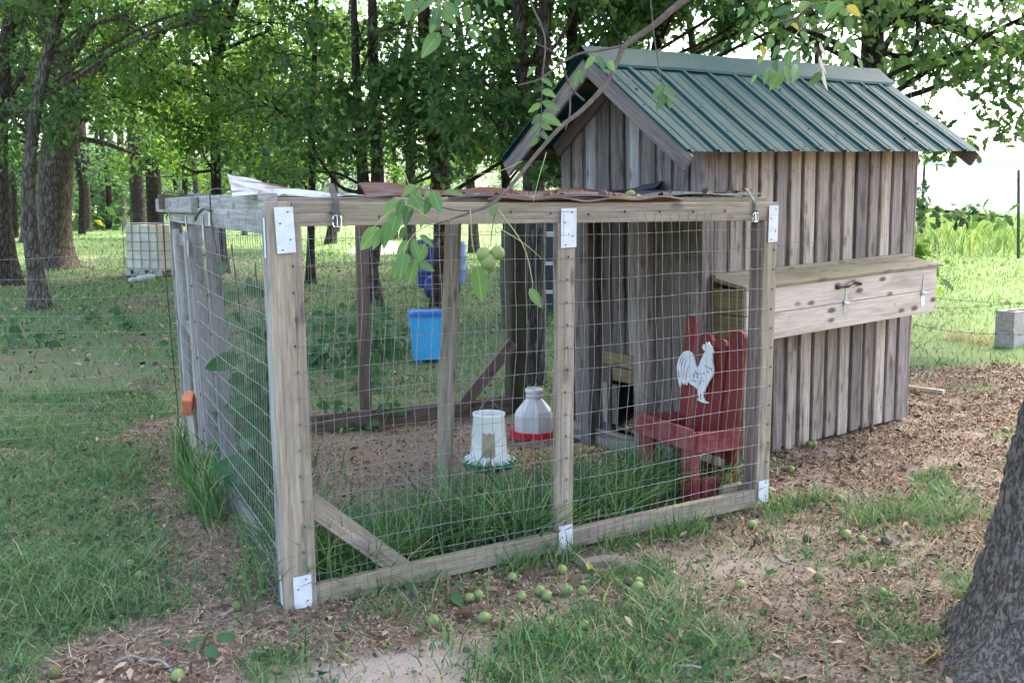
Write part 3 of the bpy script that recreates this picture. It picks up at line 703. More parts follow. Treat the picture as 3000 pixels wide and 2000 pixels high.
def nestq(qx, qy, off=.012): p = on_plane(qx, qy, Hp(0, -PB - off, 0), hv); d = p - HA; return float(np.dot(d, hu)), float(np.dot(d, hw))
hq = [(1920, 660), (1928, 657), (1940, 655), (1950, 648), (1960, 646), (1970, 650), (1976, 651)]
hp_ = [nestq(*q, .012) for q in hq]
m = MB(); offs = [.012, .028, .036, .036, .036, .028, .012]
pl = catmull([Hp(a, -PB - o_, b) for (a, b), o_ in zip(hp_, offs)], 4); m.tube(pl, [.012 + .003 * math.sin(i) for i in range(len(pl))], 8)
m.build('handle', MAT['handle_red'], nest, True)
for qx, qt, qb in ((1944, 662, 712), (2122, 633, 692)):
    u_, zt = nestq(qx, qt); _, zb = nestq(qx, qb); zm = zt + (zb - zt) * .6
    m = MB(); o_ = -PB - .0105
    m.prism([Hp(u_ - .006, o_, zt), Hp(u_ + .006, o_, zt), Hp(u_ + .014, o_, zm), Hp(u_ - .014, o_, zm)], -hv, .003)
    m.prism([Hp(u_ - .028, o_ - .0035, zm + .012), Hp(u_ + .028, o_ - .0035, zm + .012), Hp(u_ + .028, o_ - .0035, zm - .028), Hp(u_ - .028, o_ - .0035, zm - .028)], -hv, .004)
    m.tube([Hp(u_ - .025, o_ - .012, zm - .01), Hp(u_ + .025, o_ - .012, zm - .01)], .006, 8)
    h_ = m.build('hasp', MAT['galv'], nest)
    k = MB(); k.prism([Hp(u_ - .024, o_, zm - .03), Hp(u_ + .024, o_, zm - .03), Hp(u_ + .02, o_, zb - .03), Hp(u_ - .02, o_, zb - .03)], -hv, .0015); k.build('hasp_plate', MAT['plate_white' if qx > 2000 else 'galv'], nest)
m = MB()
for k in range(nS + 1):
    for z_ in (.12, .62, 1.30, 1.75):
        for du in (-.025, .025):
            c0 = Hp(min(HL - .03, max(.03, k * PIT)) + du + random.uniform(-.006, .006), -.0235, z_ + random.uniform(-.012, .012)); m.tube([c0, c0 - hv * .002], .0034, 6)
for k in range(10):
    for z_ in (1.45, 1.75):
        c0 = Hp(-.0205, min(HG - .03, max(.03, k * GP)) + random.uniform(-.015, .015), z_ + random.uniform(-.012, .012)); m.tube([c0, c0 - hu * .002], .0034, 6)
o = m.build('nails', MAT['nail'], coop); o['kind'] = 'stuff'
# wood shavings spilling from the pop hole
sh = NT('x').m; bpy.data.materials.remove(sh)

# ================================================================== ROOFING SHEETS ON THE RUN
def sheet(name, label, P00, P10, P11, P01, mat, nu=24, nv=6, amp=.008, waves=8, bend=None, group='loose roofing sheets on top of the run'):
    """corrugated sheet between four corners, corrugation across u"""
    P00, P10, P11, P01 = map(np.asarray, (P00, P10, P11, P01)); V = []
    n = np.cross(P10 - P00, P01 - P00); n = n / np.linalg.norm(n); n = n if n[2] > 0 else -n
    for th in (0, -.0012):
        for j in range(nv):
            for i in range(nu):
                a, b = i / (nu - 1), j / (nv - 1)
                p = P00 * (1 - a) * (1 - b) + P10 * a * (1 - b) + P11 * a * b + P01 * (1 - a) * b
                p = p + n * (amp * math.sin(2 * math.pi * waves * b) + th + .004 * math.sin(9 * a + 4 * b))
                if bend: p = p + np.asarray(bend(a, b))
                V.append(p)
    k = nu * nv; F = []
    for j in range(nv - 1):
        for i in range(nu - 1):
            q = (j * nu + i, j * nu + i + 1, (j + 1) * nu + i + 1, (j + 1) * nu + i); F += [q, tuple(x + k for x in reversed(q))]
    rim = [i for i in range(nu)] + [j * nu + nu - 1 for j in range(1, nv)] + [(nv - 1) * nu + i for i in range(nu - 2, -1, -1)] + [j * nu for j in range(nv - 2, 0, -1)]
    for i in range(len(rim)): a, b = rim[i], rim[(i + 1) % len(rim)]; F.append((b, a, a + k, b + k))
    c = V[0]; M = Matrix.Translation(V3(c)); o = link(name, mesh_from(name, [p - c for p in V], F, [mat]), None, M)
    return tag(o, label, 'roofing sheet', group)
zt = HT + .062
def tp(qx, qy, s_):                                       # point over the run: s_ = depth fraction front->back
    base = N0 - nF * (s_ * 2.6); return on_plane(qx, qy, base, nF)
sheet('roofing_sheet', 'white peeling roofing sheet with its corner curled up at the left', tp(534, 452, .10), tp(900, 453, .05), tp(712, 441, .40), tp(522, 410, .33), MAT['rust_white'], amp=.004, waves=3, nv=14, bend=lambda a, b: (0, 0, .03 * (1 - a) ** 3 * b + .006 * math.sin(11 * a + 5 * b)))
sheet('roofing_sheet', 'long rust brown roofing sheet lying behind the leather belt', tp(842, 453, .03), tp(1440, 459, .01), tp(1400, 441, .5), tp(822, 424, .36), MAT['rust_sheet'], nu=40, amp=.007, waves=5, nv=36, bend=lambda a, b: (0, 0, .010 * math.sin(7 * a + 2 * b) + .012 * b * math.sin(17 * a)))
sheet('roofing_sheet', 'flat dark roofing sheet covering the right end of the run', tp(1030, 457, .01), tp(1748, 447, .02), tp(1640, 436, .7), tp(1050, 443, .6), MAT['dark_sheet'], nu=40, amp=.006, waves=6, nv=36, bend=lambda a, b: (0, 0, .007 * math.sin(19 * a + 3 * b)))
sheet('roofing_sheet', 'thin grey-edged sheet under the peeling white one', tp(610, 453, .03), tp(905, 455, .02), tp(900, 447, .45), tp(560, 448, .45), MAT['dark_sheet'], amp=.003, waves=4, nv=16)
sheet('roofing_sheet', 'small dark sheet tilted up against the coop gable', tp(1408, 440, .45), tp(1500, 434, .35), tp(1526, 411, .4), tp(1445, 434, .52), MAT['dark_sheet'], amp=.002, waves=2)
sheet('roofing_sheet', 'rusty strip of roofing along the right front edge', tp(1120, 459, -.005), tp(1570, 457, -.01), tp(1570, 447, .2), tp(1130, 447, .22), MAT['rust_sheet'], nu=40, amp=.005, waves=3, nv=16, bend=lambda a, b: (0, 0, .006 * math.sin(23 * a)))
sheet('roofing_sheet', 'black rubbery strip on the far left corner of the roof', tp(430, 450, .95), tp(505, 453, .6), tp(505, 447, .68), tp(430, 444, 1.0), MAT['dark_sheet'], amp=.003, waves=2)

# ================================================================== THINGS ON AND IN THE RUN
def strap_front(t_, label, z_end=.115, w=.022, over=.10, buckle=True):
    b = thing('leather_strap', label, 'strap', Ff(t_, HT, 0), 'leather straps holding the roof on')
    m = MB(); path = [Ff(t_ + .015, HT + .066, -over), Ff(t_ + .006, HT + .068, -.06), Ff(t_ + .002, HT + .03, -.02), Ff(t_, HT + .004, .004), Ff(t_, HT - .03, .007), Ff(t_, HT - z_end, .008)]
    path = catmull(path, 5); V = []
    for i, p in enumerate(path):
        d = path[min(i + 1, len(path) - 1)] - path[max(i - 1, 0)]; n = np.cross(dF, d); n /= np.linalg.norm(n)
        V += [p - dF * w / 2, p + dF * w / 2, p + dF * w / 2 + n * .004, p - dF * w / 2 + n * .004]
    F = [(4 * i + k, 4 * i + (k + 1) % 4, 4 * i + 4 + (k + 1) % 4, 4 * i + 4 + k) for i in range(len(path) - 1) for k in range(4)] + [(0, 1, 2, 3), tuple(4 * (len(path) - 1) + k for k in (3, 2, 1, 0))]
    m.add(V, F); m.build('belt', MAT['leather'], b)
    if buckle:
        k = MB(); c0 = Ff(t_, HT - .075, .014); R = []
        for i in range(25):
            a = 2 * math.pi * i / 24; ca, sa = math.cos(a), math.sin(a); sg = lambda q: math.copysign(abs(q) ** .5, q)
            R.append(c0 + dF * sg(ca) * .017 + UP * sg(sa) * .022)
        k.tube(R, .0026, 6, False); k.tube([c0 + UP * .02, c0 - UP * .02 + nF * .003], .002, 6); k.build('buckle', MAT['chrome'], b)
        k = MB(); k.box(V3(Ff(t_, HT - .045, .011)), (w * 1.25, .006, .012)); k.build('keeper_loop', MAT['leather'], b)
    return b
strap_front(front_tz(771, 500)[0], 'leather belt with chrome buckle hanging over the front rail', w=.026)
strap_front(front_tz(1731, 490)[0], 'narrow leather strap with buckle at the right end of the front rail', z_end=.07, w=.016)
b = thing('leather_strap', 'thin dark strap with loose curled tail on the left rail', 'strap', Fl(.5, HT, 0), 'leather straps holding the roof on')
m = MB(); q = .42 * LL
path = catmull([Fl(q, HT + .06, -.1), Fl(q, HT + .062, .0), Fl(q, HT + .0, .012), Fl(q, HT - .06, .012), Fl(q - .02, HT - .15, .01), Fl(q - .1, HT - .24, .01)], 5); m.tube(path, .0045, 6); m.build('belt', MAT['leather'], b)
m = MB(); path = catmull([Fl(q, HT - .04, .012), Fl(q + .1, HT - .03, .03), Fl(q + .25, HT - .06, .04), Fl(q + .42, HT - .09, .03)], 5); m.tube(path, .008, 6); m.build('belt_tail', MAT['leather'], b)
m = MB(); m.tube([Fl(q, HT - .05, .018), Fl(q, HT - .11, .02)], .005, 6); m.build('buckle', MAT['chrome'], b)
# dark cord hanging at the far left corner
m = MB(); c0 = Fl(LL * 1.04, HT + .05, .03)
path = catmull([Fl(LL * 1.0, HT + .06, -.05), c0, Fl(LL * 1.05, HT - .2, .035), Fl(LL * 1.03, .9, .04), Fl(LL * 1.0, .5, .04), Fl(LL * .985, .2, .04), Fl(LL * .96, .03, .08)], 6); m.tube(path, .0032, 6)
tag(m.build('hanging_cord', MAT['rope_cord']), 'thin black cord hanging down the far left corner of the run', 'cord')

# clay block on a stake beside the gate
bq = at_Y(432, 925, Fl(.8 * LL, 0, .1)[1]); blk = thing('wooden_stake', 'short pale wooden stake leaning against the gate', 'stake', [bq[0], bq[1], gz(bq[0], bq[1])])
board(blk, 'stake', [bq[0] + .06, bq[1] - .03, gz(bq[0], bq[1]) - .03], [bq[0] + .01, bq[1], bq[2] - .05], .05, .03, [-.4, -1, 0], MAT['wood_cedar'])
m = MB(); Mx = Matrix.Rotation(R_(25), 3, 'Z') @ Matrix.Rotation(R_(14), 3, 'X')
vs, fs = cham(.15, .06, .095, .006); m.add([Mx @ Matrix.Rotation(R_(75), 3, 'Z') @ (Vector(v) - Vector((.075, 0, 0))) + V3(bq) for v in vs], fs)
tag(m.build('clay_block', MAT['clay']), 'orange clay block wedged at the gate on top of the stake', 'block')

# ---- red chair
e1 = np.array([.447, -.894, 0]); e2 = np.array([.894, .447, 0]); CP = np.array([.72, 5.56, 0]); CP[2] = gz(.9, 5.4)
CW, CD = .50, .27
def Cp(a, b, z): return CP + e1 * a + e2 * b + UP * z     # a across (0 far/left .. CW), b depth, z up
chair = thing('wooden_chair', 'worn red plank chair standing inside the run by the coop', 'chair', CP)
RP, RW = MAT['red_paint'], MAT['red_paint_worn']
for a in (.05, CW - .05): board(chair, 'leg', Cp(a, .012, 0), Cp(a, .008, .40), .115, .034, -e2, RW)
for a in (.03, CW - .03): board(chair, 'leg', Cp(a, CD + .01, 0), Cp(a, CD - .02, .36), .07, .028, -e2, RP)
board(chair, 'apron', Cp(.0, -.022, .365), Cp(CW, -.022, .365), .115, .024, -e2, RW)
for a in (-.013, CW + .013): board(chair, 'apron', Cp(a, .0, .355), Cp(a, CD + .02, .34), .11, .024, -e1, RW)
for b_ in (.05, .135, .215): board(chair, 'seat_slat', Cp(.012, b_, .335 - .1 * b_), Cp(CW - .012, b_, .335 - .1 * b_), .085, .02, UP, RP)
board(chair, 'stretcher', Cp(CW - .005, .05, .095), Cp(CW - .005, CD - .02, .095), .13, .022, e1, RW)
board(chair, 'stretcher', Cp(.07, .24, .11), Cp(CW - .06, .24, .11), .13, .02, -e2, RP)
tilt = .07
def back_slat(a0, a1, top, mat):
    poly = []; c = (a1 - a0) * .28
    for a, z in ((a0, .22), (a1, .22), (a1, top - c), (a1 - c * .35, top - c * .3), (a1 - c, top), (a0 + c, top), (a0 + c * .35, top - c * .3), (a0, top - c)):
        poly.append(Cp(a, CD - .02 + tilt * (z - .3), z))
    m = MB(); m.prism(poly, e2, .02); return m.build('back_slat', mat, chair)
back_slat(.0, .09, .945, RP); back_slat(.135, .25, .865, RP); back_slat(.265, .37, .85, RP); back_slat(.395, .515, .91, RP)
board(chair, 'back_post', Cp(.38, CD + .03, .25), Cp(.386, CD + .06, .83), .05, .03, -e2, MAT['wood_cedar'])
board(chair, 'back_rail', Cp(.0, CD + .022, .62), Cp(CW, CD + .022, .62), .06, .018, -e2, RP)
# ---- rooster cutout
bp0 = Cp(0, CD - .045, .3); bn = np.cross(e1, UP + e2 * tilt); bn = bn / np.linalg.norm(bn)
if np.dot(bn, e2) > 0: bn = -bn
ZO = [(775,345),(785,322),(800,330),(803,308),(815,322),(822,306),(830,325),(845,340),(855,365),(860,387),(845,402),(850,425),(846,450),(856,480),(860,520),(850,560),(830,590),(815,620),(800,650),(790,672),(782,690),(780,715),(790,735),(802,748),(828,756),(815,763),(770,752),(740,735),(750,718),(746,690),(738,655),(715,635),(690,620),(668,600),(658,627),(650,602),(640,624),(628,606),(620,600),(612,642),(600,600),(592,560),(588,490),(598,440),(615,405),(640,378),(670,370),(695,385),(715,430),(726,478),(738,500),(752,480),(765,440),(785,400),(800,374),(782,364)]
def zq(x, y): return ((1750 + x / 2.528) / S, (880 + y / 2.528) / S)
poly = [on_plane(*zq(*p), bp0, bn) for p in ZO]
roo = thing('rooster_cutout', 'white painted rooster cutout on the back of the red chair', 'cutout', np.mean(poly, 0))
simple('roo_white', (.80, .81, .82), .5, .3, nz=.08); simple('roo_black', (.02, .02, .02), .6, .2)
m = MB(); m.prism(poly, -bn, .008); m.build('silhouette', MAT['roo_white'], roo)
bpm = bp0 + bn * .0006
for st in ([(622,560),(625,480),(645,425)],[(640,575),(643,500),(660,440)],[(655,590),(662,530),(675,490)],[(610,470),(620,430),(640,400)],[(600,520),(604,570)],[(712,575),(716,535)],[(725,520),(738,545)],[(742,540),(746,560)],[(760,535),(765,550)],[(780,535),(795,545)],[(700,590),(735,602)],[(750,600),(775,592),(790,600)],[(755,628),(765,600)],[(730,560),(750,575)],[(765,570),(775,580)],[(822,378),(826,380)],[(800,480),(812,500)],[(825,490),(835,510)],[(845,500),(848,520)],[(815,520),(825,535)],[(762,690),(766,730)]):
    w_ = 2.6 if len(st) == 3 else 4.5
    P = np.array(catmull([np.array(p, float) for p in st], 3)); T_ = np.gradient(P, axis=0); Nn = np.stack([-T_[:, 1], T_[:, 0]], 1); Nn /= np.linalg.norm(Nn, axis=1)[:, None] + 1e-9
    pl = [tuple(p + n * w_ * .5) for p, n in zip(P, Nn)] + [tuple(p - n * w_ * .5) for p, n in zip(P[::-1], Nn[::-1])]
    m = MB(); m.prism([on_plane(*zq(*p), bpm, bn) for p in pl], bn, .0008); m.build('painted_mark', MAT['roo_black'], roo)

# ---- hanging feeder
fc = at_Y(1123, 1075, 5.45); 
fd = thing('poultry_feeder', 'white hanging poultry feeder with a green tray', 'feeder', fc)
def lathe_part(name, prof, c, mat, parent, n=32, ph=0, smooth=True): m = MB(); m.lathe(prof, c, n, ph); return m.build(name, mat, parent, smooth)
lathe_part('tray', [(0, .0), (.115, .0), (.138, .012), (.145, .04), (.149, .045), (.149, .05), (.140, .05), (.135, .02), (.1, .012), (0, .012)], fc, MAT['plastic_green'], fd)
lathe_part('hopper', [(.100, .03), (.108, .04), (.104, .07), (.086, .295), (.090, .30), (.090, .312), (.082, .312), (.080, .30), (.098, .05)], fc, MAT['plastic_white'], fd)
lathe_part('feed', [(0, .27), (.05, .268), (.081, .26)], fc, MAT['feed'], fd)
for k in range(18):
    a = 2 * math.pi * k / 18; d_ = Vector((math.cos(a), math.sin(a), 0)); m = MB(); c0 = V3(fc)
    m.tube([c0 + d_ * .098 + Vector((0, 0, .062)), c0 + d_ * .128 + Vector((0, 0, .058)), c0 + d_ * .146 + Vector((0, 0, .05))], [.008, .006, .005], 5); m.build('spoke', MAT['plastic_white'], fd)
m = MB(); c0 = V3(fc); ax = V3(dF); m.tube([c0 + ax * .088 + Vector((0, 0, .305)), c0 + Vector((0, 0, .395)), c0 - ax * .088 + Vector((0, 0, .305))], .0018, 5); m.tube([c0 + Vector((0, 0, .39)), [c0.x, c0.y, HT - .02]], .0012, 5); m.build('bail_wire', MAT['wire'], fd)
V = []; F = []
for i in range(9):
    for j in range(5):
        a = -1.95 + .75 * i / 8 + .02 * math.sin(j * 3); z = .085 + .13 * j / 4 + .006 * math.sin(i * 1.7); r = .1038 - .018 * (z - .07) / .225 + .0012
        V.append(V3(fc) + Vector((r * math.cos(a), r * math.sin(a), z)))
F = [(i * 5 + j, (i + 1) * 5 + j, (i + 1) * 5 + j + 1, i * 5 + j + 1) for i in range(8) for j in range(4)]
m = MB(); m.add(V, F); m.build('stained_patch', MAT['feed'], fd)
# ---- waterer
wc = on_g(1226, 1003); wt = thing('poultry_waterer', 'cloudy plastic jug waterer on a red octagonal base', 'waterer', wc)
lathe_part('tray', [(0, 0), (.15, 0), (.165, .01), (.17, .055), (.164, .057), (.155, .02), (0, .02)], wc, MAT['plastic_red'], wt, 8, .2, False)
lathe_part('jug', [(.128, .022), (.135, .03), (.135, .16), (.125, .19), (.065, .262), (.056, .27)], wc, MAT['plastic_cloudy'], wt, 8, .2, False)
lathe_part('neck', [(.055, .262), (.055, .285), (.059, .29), (.055, .296), (.055, .31), (.06, .315), (.06, .335), (.054, .34), (.05, .338), (.05, .29)], wc, MAT['plastic_cloudy'], wt, 24)
# ---- wood shavings heaps (uncountable)
def flakes(name, label, centers, n, size, mat, spread, hz, cat='wood shavings'):
    P = []
    for (c, r, h) in centers:
        k = int(n / len(centers)); a = rng.uniform(0, 6.28, k); rr = r * np.sqrt(rng.uniform(0, 1, k)); x = c[0] + rr * np.cos(a); y = c[1] + rr * np.sin(a)
        z = c[2] + h * np.clip(1 - rr / r, 0, 1) * rng.uniform(.3, 1, k) + .004; P.append(np.stack([x, y, z], 1))
    P = np.concatenate(P); k = len(P); V = np.zeros((k, 4, 3)); ang = rng.uniform(0, 6.28, k); t1 = np.stack([np.cos(ang), np.sin(ang), rng.normal(0, .4, k)], 1); t2 = np.stack([-np.sin(ang), np.cos(ang), rng.normal(0, .4, k)], 1)
    s1 = rng.uniform(.6, 1.4, k)[:, None] * size; s2 = s1 * rng.uniform(.3, .8, k)[:, None]
    V[:, 0] = P - t1 * s1; V[:, 1] = P + t2 * s2; V[:, 2] = P + t1 * s1 + [0, 0, size * .4]; V[:, 3] = P - t2 * s2
    o = link(name, fast_mesh(name, V.reshape(-1, 3), np.arange(4 * k).reshape(-1, 4), mat)); return tag(o, label, cat, kind='stuff')
s1 = on_g(1345, 1045); s2 = on_g(1280, 1055); s3 = Hp(.12, (HOLE[0] + HOLE[1]) / 2, .14)
flakes('wood_shavings', 'pale wood shavings spread on the ground below the pop hole', [(s1, .3, .035), (s2, .26, .02), (on_g(1190, 1060), .3, .008)], 5200, .009, MAT['shavings'], 0, 0)
flakes('wood_shavings', 'wood shavings heaped in the pop hole of the coop', [(s3, .16, .12), (Hp(.05, .48, .13), .1, .08)], 1500, .011, MAT['shavings'], 0, 0)

# ================================================================== BEHIND THE RUN
# ---- blue tote
tc = on_g(985, 829) - UP * .02; tote = thing('storage_tote', 'tall bright blue plastic tote with a darker lid behind the run', 'tote', tc)
w_, d_, h_ = .40, .30, .53
def taper_box(c, w0, d0, w1, d1, z0, z1, rz=0, rr=.03, seg=3):
    V = []; F = []; ring = []
    def rect(w, d, z):
        P = []
        for cx, cy, a0 in ((1, 1, 0), (-1, 1, 90), (-1, -1, 180), (1, -1, 270)):
            for k in range(seg + 1):
                a = R_(a0 + 90 * k / seg); P.append(((cx * (w / 2 - rr) + rr * math.cos(a)), (cy * (d / 2 - rr) + rr * math.sin(a)), z))
        return P
    V = rect(w0, d0, z0) + rect(w1, d1, z1); n = len(V) // 2
    F = [(i, (i + 1) % n, n + (i + 1) % n, n + i) for i in range(n)] + [tuple(range(n - 1, -1, -1)), tuple(range(n, 2 * n))]
    Mz = Matrix.Rotation(rz, 3, 'Z'); return [Mz @ Vector(v) + V3(c) for v in V], F
m = MB(); m.add(*taper_box(tc, .31, .22, .385, .28, .05, h_ - .04, .2)); m.build('body', MAT['tote_blue'], tote)
m = MB()
for sx in (-.11, .11): 
    for sy in (-.07, .07): m.add(*taper_box(V3(tc) + Matrix.Rotation(.2, 3, 'Z') @ Vector((sx, sy, 0)), .07, .06, .075, .065, 0, .05, .2, .012))
m.build('foot', MAT['tote_lid'], tote)
m = MB(); m.add(*taper_box(tc, .405, .30, .41, .305, h_ - .045, h_ - .005, .2)); m.add(*taper_box(tc, .37, .265, .36, .255, h_ - .005, h_ + .012, .2)); m.build('lid', MAT['tote_lid'], tote)
# ---- barrels
def barrel(c, r, h, mat, label, lay=None):
    b = thing('plastic_barrel', label, 'barrel', c, 'plastic barrels beyond the run')
    prof = [(0, 0), (r * .9, 0), (r * .97, .03), (r, .08), (r, h * .32), (r * 1.03, h * .34), (r, h * .36), (r, h * .64), (r * 1.03, h * .66), (r, h * .68), (r, h - .08), (r * .96, h - .02), (r * .9, h), (r * .86, h), (r * .85, h - .015), (0, h - .015)]
    m = MB(); m.lathe(prof, (0, 0, 0), 28)
    Mx = Matrix.Translation(V3(c)) if lay is None else Matrix.Translation(V3(c) + Vector((0, 0, r))) @ Matrix.Rotation(lay, 4, 'Z') @ Matrix.Rotation(math.pi / 2, 4, 'X')
    m.v = [tuple(Mx @ Vector(v)) for v in m.v]; m.build('drum', mat, b, True)
    k = MB(); 
    for sx in (-.5, .5): k.lathe([(.0, h - .014), (.035, h - .014), (.035, h + .004), (0, h + .004)], (sx * r, 0, 0), 10)
    k.v = [tuple(Mx @ Vector(v)) for v in k.v]; k.build('bung', MAT['black_plastic'], b); return b
bY = 18.
def gY(qx, Y): x = at_Y(qx, 500, Y)[0]; return np.array([x, Y, gz(x, Y)])
barrel(gY(986, 19.5), .25, .92, MAT['barrel_blue'], 'upright dark blue barrel beside the reddish trunk')
barrel(gY(984, 17.0), .2, .5, MAT['barrel_blue'], 'dark blue barrel lying on the grass', R_(65))
barrel(gY(1047, 20.5), .2, .85, MAT['barrel_pale'], 'pale blue barrel standing right of the reddish trunk')
# ---- caged tank on the left
def caged_tank(base, rz, W, D, H, mat, label, name='caged_tank', npx=(4, 5)):
    T = thing(name, label, 'tank', base); B = V3(base); Mz = Matrix.Rotation(rz, 3, 'Z')
    def L(x, y, z): return Mz @ Vector((x, y, z)) + B
    m = MB(); 
    for y in (-D * .42, 0, D * .42): m.box(L(0, y, .02), (W, .09, .03), Mz)
    for x in (-W * .42, 0, W * .42):
        for y in (-D * .42, 0, D * .42): m.box(L(x, y, .085), (.12, .09, .1), Mz)
    m.box(L(0, 0, .148), (W * 1.01, D * 1.01, .026), Mz); m.build('pallet', MAT['galv'], T)
    m = MB(); vs, fs = taper_box((0, 0, 0), W * .95, D * .95, W * .96, D * .96, .165, H * .96, 0, .07, 4); m.add([Mz @ v + B for v in vs], fs); bt = m.build('bottle', mat, T)
    m = MB(); m.lathe([(.0, H * .96), (.11, H * .96), (.11, H * .985), (0, H * .985)], (0, 0, 0), 18); m.v = [tuple(Mz @ Vector(v) + B) for v in m.v]; m.build('cap', MAT['plastic_red'], T)
    m = MB(); r = .008
    for k in range(npx[1] + 1):
        z = .17 + (H - .18) * k / npx[1]; rr = r * (1.3 if k in (0, npx[1]) else 1)
        m.tube([L(-W / 2, -D / 2, z), L(W / 2, -D / 2, z), L(W / 2, D / 2, z), L(-W / 2, D / 2, z), L(-W / 2, -D / 2, z)], rr, 6)
    for k in range(npx[0] + 1):
        f = k / npx[0] - .5
        for P in ((f * W, -D / 2), (f * W, D / 2), (-W / 2, f * D), (W / 2, f * D)): m.tube([L(P[0], P[1], .16), L(P[0], P[1], H)], r, 6)
    m.build('cage', MAT['ibc_cage'], T); return T
ic = gY(354, 21.5); 
caged_tank(ic, R_(-24), .92, .86, 1.1, MAT['ibc_plastic'], 'dirty white plastic tank in a dark wire cage on a pallet')
m = MB(); rc = gY(318, 20.0); m.tube(catmull([rc + np.array([-.25, 0, .03]), rc + np.array([-.1, .02, .05]), rc + np.array([.05, -.02, .09]), rc + np.array([.25, .05, .12])], 4), [.05, .06, .08, .06] * 3 + [.05], 6)
simple('pale_rag', (.55, .53, .50), .8, .2, nz=.3); tag(m.build('crumpled_rag', MAT['pale_rag'], None, True), 'pale crumpled rag lying in front of the caged tank', 'rag')
# ---- dark crates stacked behind the grey post
simple('crate_dark', (.03, .034, .045), .5, .4); simple('crate_rim', (.42, .45, .5), .5, .4)
for k in range(4):
    base = gY(1250, 14.5); z0 = base[2] + .40 * k
    cr = thing('stacked_crate', ['lowest dark crate with pale rim in the stack behind the run', 'second dark crate from the ground in the stack behind the run', 'third dark crate from the ground in the stack behind the run', 'topmost dark crate in the stack behind the run'][k], 'crate', [base[0], base[1], z0], 'stack of dark crates')
    m = MB(); m.add(*taper_box([base[0] + .02 * math.sin(k * 2), base[1], z0], .5, .4, .52, .42, .0, .33, .12)); m.build('body', MAT['crate_dark'], cr)
    m = MB(); m.add(*taper_box([base[0] + .02 * math.sin(k * 2), base[1], z0], .55, .45, .55, .45, .33, .385, .12)); m.build('rim', MAT['crate_rim'], cr)
# ---- weathered fence posts beyond the run
def round_post(base, r, h, label, mat='bark_post'):
    m = MB(); pts = [V3(base) + Vector((.01 * math.sin(i), .01 * math.cos(i * 2), -.1 + (h + .1) * i / 8)) for i in range(9)]; m.tube(pts, [r * (1 + .05 * math.sin(i * 2.3)) for i in range(9)], 12)
    o = m.build('fence_post', MAT[mat], None, True); return tag(o, label, 'fence post')
bark('bark_post', (.06, .055, .05), (.15, .14, .13), .25, zs=.1, scale=26)
round_post(gY(1231, 8.9), .085, 1.5, 'thick weathered grey fence post just behind the run')
round_post(gY(1160, 13.0), .06, 1.25, 'dark slim post left of the thick grey fence post', 'wood_dark')
round_post(gY(1284, 11.5), .06, 1.4, 'dark post half hidden behind the middle post of the run', 'wood_dark')
# ---- pale gravel heap
gc = gY(885, 30); X_, Y_ = np.meshgrid(np.linspace(-1, 1, 40), np.linspace(-1, 1, 30)); rr = np.hypot(X_, Y_)
Z_ = .38 * np.clip(1 - rr, 0, 1) ** .8 + .07 * (fbm(X_ * 9, Y_ * 9, seed=8) - .5) * (rr < 1.05) - .04
V = np.stack([gc[0] + X_.ravel() * 1.3, gc[1] + Y_.ravel() * 1.2, gc[2] + Z_.ravel()], 1); i_ = (np.arange(29)[:, None] * 40 + np.arange(39)[None]).ravel()
simple('gravel', (.50, .47, .43), .95, .1, nz=.4, nscale=30, bump=.5)
tag(link('gravel_heap', fast_mesh('gravel_heap', V, np.stack([i_, i_ + 1, i_ + 41, i_ + 40], 1), MAT['gravel'])), 'low heap of pale gravel in the sunny pasture', 'gravel heap')
# ---- left woven wire fence
lf = thing('wire_fence', 'woven wire fence of many thin strands running left from the run', 'wire fence', Fl(LL, 0, .05))
A0 = Fl(LL * 1.02, 0, .03); A0[2] = gz(A0[0], A0[1])
fd_ = np.array([-1.0, -.16, 0]); fd_ /= np.linalg.norm(fd_)
zs = [1.26, 1.13, 1.0, .88, .77, .665, .57, .475, .39, .31, .235, .165, .10]
for k, z in enumerate(zs):
    m = MB(); P = []
    for i in range(0, 23):
        s_ = i * .2; p = A0 + fd_ * s_; p[2] = gz(p[0], p[1]) * .3 + z + .01 * math.sin(i * .9 + k) - .02 * math.sin(math.pi * min(1, s_ / 4.2)); P.append(p)
    m.tube(P, .0011, 5)
    for i in range(2, 22):
        s_ = i * .2 - .07 * ((k * 3) % 2); p = np.array(P[i]); m.tube([p - fd_ * .006, p + fd_ * .006], .0022, 5)
    m.build('strand', MAT['fence_wire'], lf)
m = MB()
for i in range(1, 22): p = A0 + fd_ * (i * .2 - .02); b_ = gz(p[0], p[1]) * .3; m.tube([[p[0], p[1], b_ + z] for z in zs], .0008, 4)
o = m.build('stay_wires', MAT['fence_wire'], lf); o['kind'] = 'stuff'
board(lf, 'end_post', A0 + fd_ * 4.4, A0 + fd_ * 4.4 + UP * 1.45, .09, .09, nL, MAT['wood_grey'])
